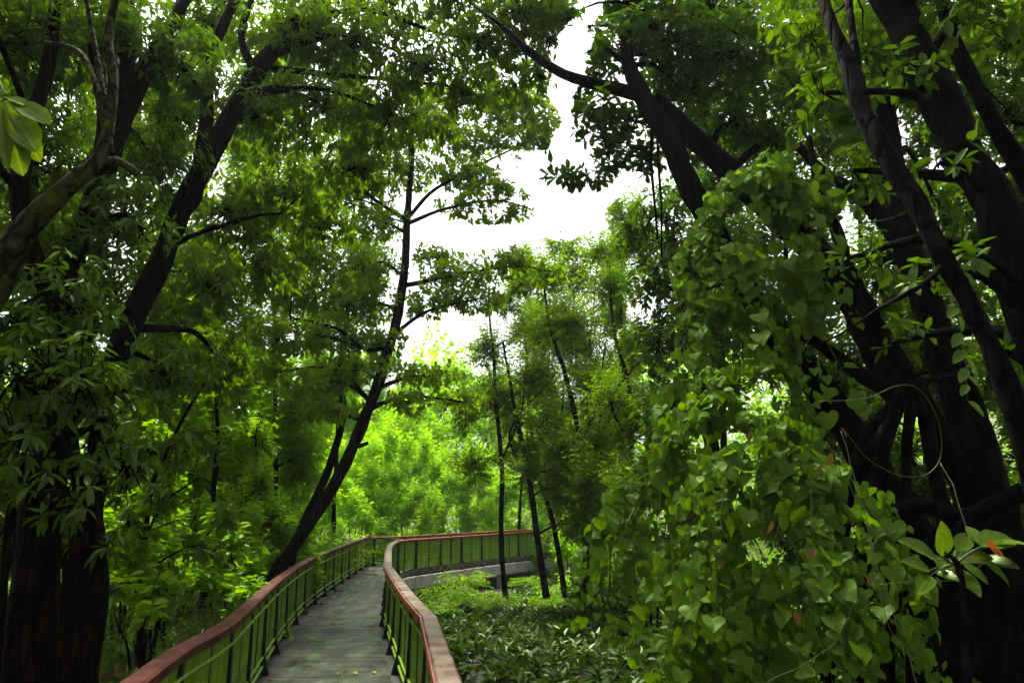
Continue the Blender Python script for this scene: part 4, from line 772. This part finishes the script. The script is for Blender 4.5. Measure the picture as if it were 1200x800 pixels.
# ================================================================== VINES
def vine(label, ells, n, keep, size, seed, strands, group=None, thr=-.35, nstr=60):
    xlim = P(800, 690, 5.8)[0]
    rs = np.random.default_rng(seed); E = wclumps(ells)
    for c, r in list(E):                                   # side lobes so that the mass has a ragged outline
        for _ in range(5):
            u = norm(rs.normal(size=3) * [1, .6, 1]); E.append((c + u * r * rs.uniform(.7, .98), r * rs.uniform(.2, .38)))
    base = np.array([E[0][0][0], E[0][0][1], GROUND])
    root = thing('climbing_vine', label, 'vine', base, 'heart leaved climbing vines')
    pos, dr, nr = [], [], []
    area = np.array([r[0] * r[2] for c, r in E]); area /= area.sum()
    for (c, r), a in zip(E, area):
        m = int(n * a * 2); u = norm(rs.normal(size=(m, 3))); u = u[u[:, 1] < .45]
        sh = rs.choice([1.0, .93, .84, .72], len(u), p=[.5, .22, .16, .12])[:, None] * (1 + .28 * lump(c + u * r, 2.4, seed)[:, None] + .16 * lump(c + u * r, 6.0, seed)[:, None])
        p = c + u * r * sh; nn = norm(u / r)
        inside = np.zeros(len(p), bool)
        for c2, r2 in E:
            if c2 is not c: inside |= (((p - c2) / r2) ** 2).sum(1) < .55
        ok = ~inside & (lump(p, 3.4, seed + 2) > thr) & (p[:, 2] > GROUND)
        pos.append(p[ok]); nr.append(nn[ok])
    surf = np.concatenate(pos); sn = np.concatenate(nr)
    C = np.array([c for c, r in E]); RR = np.array([r for c, r in E])
    hang_p, hang_n = [], []
    for i in rs.choice(len(surf), nstr):
        p = surf[i] + sn[i] * .05; L = rs.integers(8, 26); vx = rs.normal(scale=.012); node = [p]
        for j in range(L):
            p = p + np.array([vx + rs.normal(scale=.016), -.010 + rs.normal(scale=.012), -.055 * rs.uniform(.6, 1.3)])
            q = (((p - C) / RR) ** 2).sum(1); a = int(np.argmin(q))
            if q[a] < 1.0: p = C[a] + (p - C[a]) / max(math.sqrt(q[a]), .3) * min(1.0, math.sqrt(q[a]) + .12)
            if p[2] < GROUND + (1.15 if p[0] < xlim else .05): break
            if lump(p, 2.6, seed + 9) < -.22: continue
            node.append(p)
            if rs.random() < .8:
                o_ = np.array([(-1) ** j * .7 + rs.normal(scale=.3), -.9, .25]); hang_p.append(p + np.array([(-1) ** j * .03, -.02, 0])); hang_n.append(o_)
        if len(node) > 3 and i % 3 == 0:
            mb = MB(); mb.tube(np.array(node), np.linspace(.0035, .0018, len(node)), 4, cap=False); link('vine_stem', mb.mesh('vine_stem', M['stem'], base, True), root)
    pos = np.concatenate([surf, np.array(hang_p)]); nn = norm(np.concatenate([sn, np.array(hang_n)])); k = len(pos)
    nrm = norm(nn * .8 + np.array([0, -.35, .6]) + rs.normal(scale=.42, size=(k, 3)))
    d = norm(np.array([0, 0, -1.]) + nn * .45 + rs.normal(scale=.45, size=(k, 3)))
    put_leaves(root, base, pos, d, nrm, size * (.35 + .95 * rs.random(k) ** 1.5), 'heart', 1.15, M['leaf_vine'], keep, prune=False)
    # strands running over the mass
    for i in range(strands):
        s = pos[rs.integers(k)]; pts = [s + [0, 0, .0]]
        for j in range(5): pts.append(pts[-1] + np.array([rs.normal(scale=.10), rs.normal(scale=.06) - .02, -rs.uniform(.08, .22)]))
        q = spline(np.array(pts), .05); mb = MB(); mb.tube(q, np.linspace(.005, .0025, len(q)), 5); link('vine_stem', mb.mesh('vine_stem', M['stem'], base, True), root)
    return root, base
vine('heart leaved vine draped down the arching trunk high above the mound', [(872, 255, 6.5, 58, 60), (930, 215, 6.6, 45, 50), (845, 320, 6.4, 42, 60), (900, 310, 6.3, 55, 60), (870, 390, 6.1, 55, 45), (960, 160, 6.9, 30, 50), (825, 400, 6.2, 30, 40)], 5000, 300, .122, 5, 8, thr=.12, nstr=100)
vr, vbase = vine('thick mound of heart leaved vine spilling towards the ground cover', [(890, 470, 5.5, 78, 62), (862, 560, 5.3, 84, 90), (895, 660, 5.1, 72, 105), (815, 500, 5.7, 38, 58), (755, 608, 6.3, 50, 44), (712, 632, 6.6, 26, 30), (795, 650, 5.9, 52, 50), (850, 740, 5.2, 52, 80)], 8600, 300, .098, 9, 12, thr=.22, nstr=170)
vine('vine trailing in loose strings over dark roots', [(975, 520, 5.0, 38, 60), (995, 620, 4.8, 48, 80), (960, 720, 4.8, 60, 90), (1030, 690, 4.6, 30, 70), (935, 590, 5.0, 40, 60)], 900, 300, .105, 13, 8, thr=.28, nstr=60)
# long free stems of the trailing vine
def strand(root, base, pts, name='vine_stem', mat='stem'):
    q = spline(pp(pts), .03); q[:, :3] += .012 * np.stack([lump(q[:, :3], 9, 1), lump(q[:, :3], 9, 4), lump(q[:, :3], 9, 7)], -1)
    mb = MB(); mb.tube(q[:, :3], q[:, 3] * (1 + .25 * lump(q[:, :3], 30, 2)), 6); link(name, mb.mesh(name, M[mat], base, True), root)
loopv = thing('looping_tendril', 'long green tendril looping in front of the stilt roots', 'vine', P(960, 470, 4.3)); lb = np.array(loopv.location)
strand(loopv, lb, [(960, 470, 4.3, 0.9), (1010, 468, 4.3, 0.9), (1050, 452, 4.3, 0.9), (1075, 455, 4.3, 0.9), (1098, 490, 4.3, 0.9), (1104, 530, 4.3, 0.6), (1088, 553, 4.3, 0.9), (1058, 558, 4.3, 0.9), (1020, 540, 4.3, 0.7), (985, 500, 4.3, 0.6)])
strand(loopv, lb, [(1102, 540, 4.3, 0.9), (1118, 570, 4.2, 0.9), (1130, 610, 4.1, 0.7), (1140, 640, 4.0, 0.6)])
for i, pts in enumerate([[(985, 505, 4.4, 0.9), (1005, 570, 4.3, 1.1), (1025, 650, 4.2, 1.1), (1050, 730, 4.1, 1.1), (1085, 830, 4.0, 1.1)], [(1015, 600, 4.3, 0.9), (1030, 690, 4.2, 0.9), (1045, 740, 4.2, 0.9), (1110, 820, 4.1, 0.9)], [(1030, 683, 4.2, 0.9), (1080, 682, 4.15, 0.9), (1125, 680, 4.1, 0.7), (1150, 660, 4.1, 0.6)], [(900, 800, 4.3, 0.9), (955, 772, 4.3, 0.9), (990, 735, 4.3, 0.9), (1005, 700, 4.3, 0.6)]]):
    strand(loopv, lb, pts)
hv = thing('hanging_vine', 'short string of leaves hanging before the thick right trunks', 'vine', P(1130, 330, 4.4)); hb = np.array(hv.location)
hp = [(1128, 310, 4.3, 0.9), (1122, 360, 4.3, 0.9), (1132, 420, 4.3, 0.7), (1134, 470, 4.3, 0.6)]; strand(hv, hb, hp)
q = spline(pp(hp), .05)[:, :3]; k_ = 16; ii = np.linspace(0, len(q) - 1, k_).astype(int)
sg = np.where(np.arange(k_) % 2, 1., -1.)
put_leaves(hv, hb, q[ii], np.stack([sg * .8, -.2 + 0 * sg, -.8 + 0 * sg], -1) + RNG.normal(scale=.2, size=(k_, 3)), np.stack([sg * .3, -.9 + 0 * sg, .5 + 0 * sg], -1), RNG.uniform(.09, .13, k_), 'broad', .55, M['leaf_big'], keep=50, prune=False)
# dead brown leaves caught in the vine
for i, (x_, y_, d_) in enumerate([(985, 500, 4.35), (962, 545, 4.5), (975, 530, 4.4), (1018, 672, 4.2), (880, 505, 4.6), (905, 610, 4.35), (842, 655, 4.5), (930, 715, 4.3), (800, 600, 5.2), (955, 640, 4.3)]):
    pos = np.array([P(x_, y_, d_)]); r_ = vr
    put_leaves(loopv, lb, pos, np.array([[RNG.normal(scale=.5), -.2, -1.]]), np.array([[RNG.normal(scale=.6), -1, .2]]), np.array([RNG.uniform(.06, .1)]), 'broad', .5, M['leaf_dead'], keep=1, prune=False, part='dead_leaf')

# broad leaved plant at the lower right
pl = thing('broad_leaved_plant', 'plant with a bare stem and large glossy leaves at the lower right', 'plant', P(1140, 840, 4.0)); pb = np.array(pl.location)
strand(pl, pb, [(1136, 850, 4.0, 15), (1134, 780, 4.0, 14), (1130, 720, 4.0, 12), (1128, 690, 4.0, 11), (1122, 662, 4.0, 7), (1105, 648, 4.0, 4)], 'stem', 'bark_grey')
PL = [((1104, 652), (1108, 613), .55), ((1098, 655), (1060, 628), .42), ((1112, 655), (1165, 648), .45), ((1090, 668), (1060, 653), .42), ((1100, 668), (1115, 652), .5), ((1098, 670), (1122, 676), .45), ((1090, 674), (1078, 690), .5), ((1128, 660), (1160, 680), .5), ((1150, 640), (1190, 622), .4), ((1150, 640), (1135, 612), .4), ((1158, 640), (1198, 630), .4), ((1150, 655), (1192, 660), .42), ((1155, 660), (1190, 682), .42), ((1120, 645), (1140, 622), .45), ((1130, 670), (1135, 690), .5), ((1110, 665), (1150, 690), .5)]
pos = np.array([P(*a, 4.0 + .05 * (i % 4)) for i, (a, b, w_) in enumerate(PL)]); tp = np.array([P(*b, 3.92 + .06 * (i % 5)) for i, (a, b, w_) in enumerate(PL)])
put_leaves(pl, pb, pos, tp - pos, np.array([[.25 * math.sin(i * 2.1), -.75, .75] for i in range(len(PL))]), np.linalg.norm(tp - pos, axis=1), 'broad', .52, M['leaf_big'], keep=60, prune=False)
for i in range(len(PL)):
    a = P(1118, 662, 4.02); b = pos[i]; mb = MB(); mb.tube(spline(np.array([a, (a + b) / 2 + [0, 0, .01], b]), .03), .004, 5); link('leaf_stalk', mb.mesh('leaf_stalk', M['stem'], pb, True), pl)
op = np.array([P(1155, 632, 3.93), P(1160, 642, 3.93)]); put_leaves(pl, pb, op, np.array([[.5, -.1, -.6], [.6, 0, -.3]]), np.array([[.2, -1, .2], [0, -1, .4]]), np.array([.11, .09]), 'broad', .45, M['leaf_orange'], keep=2, prune=False, part='withered_leaf')

# ================================================================== UNDERGROWTH
# low green growth over the forest floor further off
N = 9000
gy = 11 + 40 * RNG.random(N) ** 1.3; gx = RNG.uniform(-1.1, 1.1, N) * gy * .95
ok = (gx < np.interp(gy, left_path[:, 1], left_path[:, 0]) - .5) | ((gy > 24.5) & (gx > -12)) | (gx > gy * .12 + 1)
ok &= ~((gy < 31) & (gy > 22) & (gx > -6.5) & (gx < 3.5)); gx, gy = gx[ok], gy[ok]; n_ = len(gx); st = np.stack([gx, gy, ground_z(gx, gy)], -1)
tp = st + np.stack([RNG.normal(scale=.15, size=n_), RNG.normal(scale=.15, size=n_), (.25 + .5 * (lump(st, .7, 3) + 1)) * RNG.uniform(.5, 1.1, n_)], -1)
p_, d_, nr_, s_ = leaf_whorl(st, tp, 8, .36, droop=0, along=.8, spread=1.1)
ug = thing('undergrowth', 'low leafy green undergrowth on the forest floor behind the railings', 'undergrowth', (0, 20, GROUND)); ug['kind'] = 'stuff'
put_leaves(ug, np.array([0, 20, GROUND]), p_, d_, nr_, s_, 'broad', .38, M['leaf_mid'], keep=0, prune=False)
# glossy ground cover between the walk and the vines
N = 4200
gx = RNG.uniform(-3.2, 6.5, N); gy = RNG.uniform(5.5, 24, N)
rx_ = np.interp(gy, right_path[:len(right_a) + len(right_b) + 20, 1], right_path[:len(right_a) + len(right_b) + 20, 0])
ok = (gx > rx_ + .35) & (lump(np.stack([gx, gy, 0 * gx], -1), 1.1, 3) > -.6) & (gx < 1.2 + gy * .22) & ~((gy > 17) & (gx < -1.5 - (gy - 17) * .1 + 2.2) & (gy > 20.5))
gx, gy = gx[ok], gy[ok]; gz = ground_z(gx, gy); n_ = len(gx)
st = np.stack([gx, gy, gz], -1); tp = st + np.stack([RNG.normal(scale=.08, size=n_), RNG.normal(scale=.08, size=n_), RNG.uniform(.10, .38, n_)], -1)
p_, d_, nr_, s_ = leaf_whorl(st, tp, 8, .25, droop=-.15, along=.5, spread=1.1)
gc = thing('ground_cover', 'dense glossy dark green leaves covering the ground right of the boardwalk', 'ground cover', (1, 12, GROUND)); gc['kind'] = 'stuff'
put_leaves(gc, np.array([1, 12, GROUND]), p_, d_, nr_, s_ * .9, 'broad', .44, M['leaf_ground'], keep=0, prune=False)
mb = MB()
for i in range(0, n_, 3): mb.tube(np.array([st[i], (st[i] + tp[i]) / 2, tp[i]]), .006, 3, cap=False)
o = link('stems', mb.mesh('stems', M['stem'], np.array([1, 12, GROUND])), gc); o['kind'] = 'stuff'; o.name = 'stalk_mass'
def shrub(name, label, px, py, d, h, rad, nfr, mat, size=.07, k=22, w=.3, group=None, frond=True):
    c = P(px, py, d); z0 = float(ground_z(c[0], c[1])); base = np.array([c[0], c[1], z0]); root = thing(name, label, 'shrub' if not frond else 'fern', base, group)
    ang = RNG.uniform(0, 6.28, nfr); rr = rad * RNG.uniform(.5, 1, nfr); hh = h * RNG.uniform(.6, 1.0, nfr)
    L = [[], [], [], []]; mb = MB()
    for a, r_, h_ in zip(ang, rr, hh):
        q = spline(base + np.array([[0, 0, 0], [math.cos(a) * r_ * .35, math.sin(a) * r_ * .35, h_ * .75], [math.cos(a) * r_ * .75, math.sin(a) * r_ * .75, h_], [math.cos(a) * r_ * 1.15, math.sin(a) * r_ * 1.15, h_ * .82]]), .1)
        mb.tube(q, np.linspace(.008, .002, len(q)), 3, cap=False)
        s0 = q[len(q) // 3][None]; 
        for a0, a1 in ((len(q) // 4, len(q) * 5 // 8), (len(q) * 5 // 8, len(q) - 1)):
            x4 = leaf_alt(q[a0][None], q[a1][None], k // 2, size, .15)
            for j in range(4): L[j].append(x4[j])
    link('frond_stalk' if frond else 'stalk', mb.mesh('stalk', M['stem'], base), root)
    put_leaves(root, base, *[np.concatenate(x) for x in L], 'lance', w, mat, 0, False)
for i, (x, y, d, h, r, n_, lab) in enumerate([(525, 690, 19.5, 1.35, .9, 60, 'feathery bright fern under the near end of the far span'), (570, 690, 19, 1.2, .9, 60, 'feathery bright fern below the middle of the far span'), (545, 672, 21.5, 1.7, .8, 50, 'tall fern rising against the concrete edge beam'),
        (505, 690, 17.5, .9, .7, 46, 'low fern at the corner of the boardwalk'), (645, 690, 20, 0.9, .8, 46, 'bright fern at the foot of the kinked sapling'), (660, 680, 21, 1.2, .9, 40, 'fern among the sapling stems'), (625, 668, 24, 1.0, .8, 36, 'fern before the last pier')]):
    shrub('fern', lab, x, y, d, h * .66, r, n_, M['leaf_soft'], .13, 26, .26, 'ferns below the far span')
for i, (x, y, d, h, r, n_, lab) in enumerate([(235, 690, 8.8, 1.3, .8, 60, 'feathery fern bush nearest the left railing'), (200, 690, 10, 1.5, .9, 60, 'feathery fern bush behind the pale leaf clump'), (275, 680, 10.5, 1.4, .8, 60, 'feathery fern bush by the curve of the handrail'), (160, 690, 9.5, 1.0, .7, 40, 'low fern beside the aerial roots'), (300, 680, 12.5, 1.5, .9, 50, 'fern bush at the foot of the leaning trunk'), (225, 650, 14, 2.0, 1.2, 50, 'tall fern bush deep in the left woods'), (340, 660, 18, 2.0, 1.3, 50, 'fern bush seen past the leaning trunk'), (390, 650, 22, 2.0, 1.5, 50, 'bright fern bush at the far left railing')]):
    shrub('fern', lab, x, y, d, h, r, n_, M['leaf_mid'] if i < 6 else M['leaf_bright'], .10, 26, .24, 'ferns by the left railing')
# pale drooping leaf tufts in front of the left woods
tree('leafy_sapling', 'thin sapling with pale drooping leaf clusters above the left handrail', 'tree', [[(165, 780, 7.2, 8), (166, 690, 7.2, 7), (170, 620, 7.2, 6), (178, 560, 7.3, 5), (200, 520, 7.4, 4), (240, 450, 7.8, 3)], [(166, 640, 7.2, 4), (190, 590, 7.1, 3), (230, 560, 7, 2)]],
    [(185, 570, 7.1, 22, 20), (195, 690, 6.9, 24, 12), (215, 520, 7.4, 25, 20), (150, 610, 7, 22, 18), (265, 600, 7.6, 25, 16), (130, 690, 6.6, 12, 14), (240, 640, 8, 24, 14)], M['leaf_mid'], .17, 'lance', .34, BD, dens=.7, k=8, keep=150, droop=1.0)
# litter and surface roots on the left bank
N = 2600
lx = RNG.uniform(-7, -1.6, N); ly = RNG.uniform(3.0, 13, N); okk = lx < np.interp(ly, left_path[:, 1], left_path[:, 0]) - .25; lx, ly = lx[okk], ly[okk]
pos = np.stack([lx, ly, ground_z(lx, ly) + RNG.uniform(.01, .07, len(lx))], -1); n_ = len(pos)
T, Fs = template('broad', .5, 1); X, Y, Z = frames(rand_unit(n_) * [1, 1, .25], rand_unit(n_) * .6 + [0, 0, 1]); sz = RNG.uniform(.07, .17, n_)
v = pos[:, None] + (T[None, :, 0:1] * X[:, None] + T[None, :, 1:2] * Y[:, None] + T[None, :, 2:3] * Z[:, None]) * sz[:, None, None]
o = link('leaf_litter', mesh_np('leaf_litter', v.reshape(-1, 3), [(Fs[0][None] + (np.arange(n_) * len(T))[:, None, None]).reshape(-1, 3)], M['litter'])); tag(o, 'brown dead leaves littering the bank left of the boardwalk', 'leaf litter'); o['kind'] = 'stuff'
for i, (a, b, lab) in enumerate([((120, 745, 6.6), (235, 700, 8.2), 'dark root crawling up the bank under the ferns'), ((118, 770, 6.2), (200, 735, 7.4), 'dark root nearest the left handrail on the bank'), ((130, 722, 7), (215, 690, 9), 'thin root at the back of the littered bank')]):
    p0, p1 = P(*a), P(*b); q = np.array([p0 + (p1 - p0) * t + np.array([0, 0, .0]) for t in np.linspace(0, 1, 8)]); q[:, 2] = ground_z(q[:, 0], q[:, 1]) + .05 + .05 * np.sin(np.arange(8) * 1.7 + i)
    q = spline(q, .1, .06); mb = MB(); mb.tube(q, np.linspace(.06, .025, len(q)), 8, .25, i); o = link('root', mb.mesh('root', BR, None, True)); tag(o, lab, 'root', 'roots on the left bank')
sh = thing('dry_husk', 'curled pale dry leaf husk on the bank behind the near handrail', 'leaf', P(128, 790, 5.4)); put_leaves(sh, np.array(sh.location), np.array([P(118, 798, 5.4), P(140, 795, 5.4)]), np.array([[.6, 0, .5], [-.3, .1, .8]]), np.array([[-.5, -.8, .4], [.7, -.7, .2]]), np.array([.15, .11]), 'broad', .5, M['leaf_dead'], keep=2, prune=False, part='husk_blade')

# fallen leaves on the deck
FL = [(392, 731, 'leaf_orange', .085, 'orange fallen leaf on the wet pavers near the middle of the deck'), (423, 733, 'leaf_dead', .08, 'dark brown curled leaf right of the orange leaf on the deck'), (433, 753, 'leaf_dead', .06, 'small dark leaf near the right edge of the deck'), (416, 790, 'leaf_fallen_yellow', .11, 'pale yellow leaf at the near end of the deck'),
      (438, 789, 'leaf_fallen_yellow', .10, 'yellow brown leaf right of the pale yellow leaf'), (435, 780, 'leaf_dead', .10, 'brown leaf just beyond the two near yellow leaves'), (411, 680, 'leaf_fallen_yellow', .13, 'yellow leaf far along the deck by the left posts'), (417, 686, 'leaf_fallen_yellow', .10, 'small yellow leaf before the far yellow leaf'), (419, 693, 'leaf_dead', .11, 'brown leaf in the middle of the far deck'),
      (433, 682, 'leaf_dead', .12, 'brown leaf far along the deck by the right railing'), (398, 686, 'leaf_fallen_yellow', .10, 'pale leaf close to the left posts far along'), (440, 668, 'leaf_dead', .16, 'farthest brown leaf at the bend of the deck'), (358, 773, 'leaf_dead', .09, 'reddish brown leaf at the left of the near deck'), (317, 797, 'leaf_orange', .07, 'red leaf at the foot of the nearest left post')]
seen = set()
for i in range(70):
    t = RNG.random(); y = 664 + 130 * t ** 1.5; lo_, hi_ = np.interp(y, [660, 694, 735, 796], [428, 390, 350, 325]), np.interp(y, [660, 727, 748, 800], [447, 446, 452, 462])
    u = RNG.random() ** (1 if i % 2 else 3); mt, cn = random.choice([('leaf_dead', 'russet'), ('litter', 'dark'), ('leaf_fallen_yellow', 'pale')])
    lab = 'small %s leaf on the %s stretch of deck %s' % (cn, 'near' if y > 745 else 'middle' if y > 705 else 'farther' if y > 682 else 'farthest', 'close to the left posts' if u < .22 else 'left of its middle' if u < .5 else 'right of its middle' if u < .78 else 'close to the right posts')
    if lab in seen: continue
    seen.add(lab); FL.append((float(lo_ + (hi_ - lo_) * u), float(y), mt, random.uniform(.04, .085), lab))
for x, y, mt, s, lab in FL:
    p = on_rail(x, y, 0.0); pos = np.array([[p[0], p[1], zdeck(p[1]) + .016]]); a = random.uniform(0, 6.28)
    V, Fs = template('broad', .55, 2); V = V.copy(); V[:, 2] = V[:, 2] * 1.3 + .04 + .2 * V[:, 1] ** 2
    V[:, 1] -= .5; c_, s_ = math.cos(a), math.sin(a); V = np.stack([V[:, 0] * c_ - V[:, 1] * s_, V[:, 0] * s_ + V[:, 1] * c_, V[:, 2]], -1) * s
    o = link('fallen_leaf', mesh_np('fallen_leaf', V, Fs, M[mt], True), None, pos[0]); tag(o, lab, 'leaf', 'fallen leaves on the deck' if lab[:9] != 'small dry' else 'small dry leaves on the deck')
# ================================================================== damp air under the trees
hz = bpy.data.materials.new("damp_air"); hz.use_nodes = True; n = hz.node_tree.nodes; n.clear()
pv = n.new("ShaderNodeVolumePrincipled"); pv.inputs["Density"].default_value = HAZE; pv.inputs["Color"].default_value = (.93, 1, .93, 1); pv.inputs["Anisotropy"].default_value = .3
oo = n.new("ShaderNodeOutputMaterial"); hz.node_tree.links.new(pv.outputs[0], oo.inputs["Volume"])
mb = MB(); mb.box((0, 102, 13), (1, 0, 0), (0, 1, 0), (0, 0, 1), 330, 330, 36); o = link('haze', mb.mesh('haze', hz)); o['kind'] = 'stuff'
STAT.sort(reverse=True); print(STAT[:40])
print('TRIS', TRIS[0], 'OBJECTS', len(bpy.data.objects))
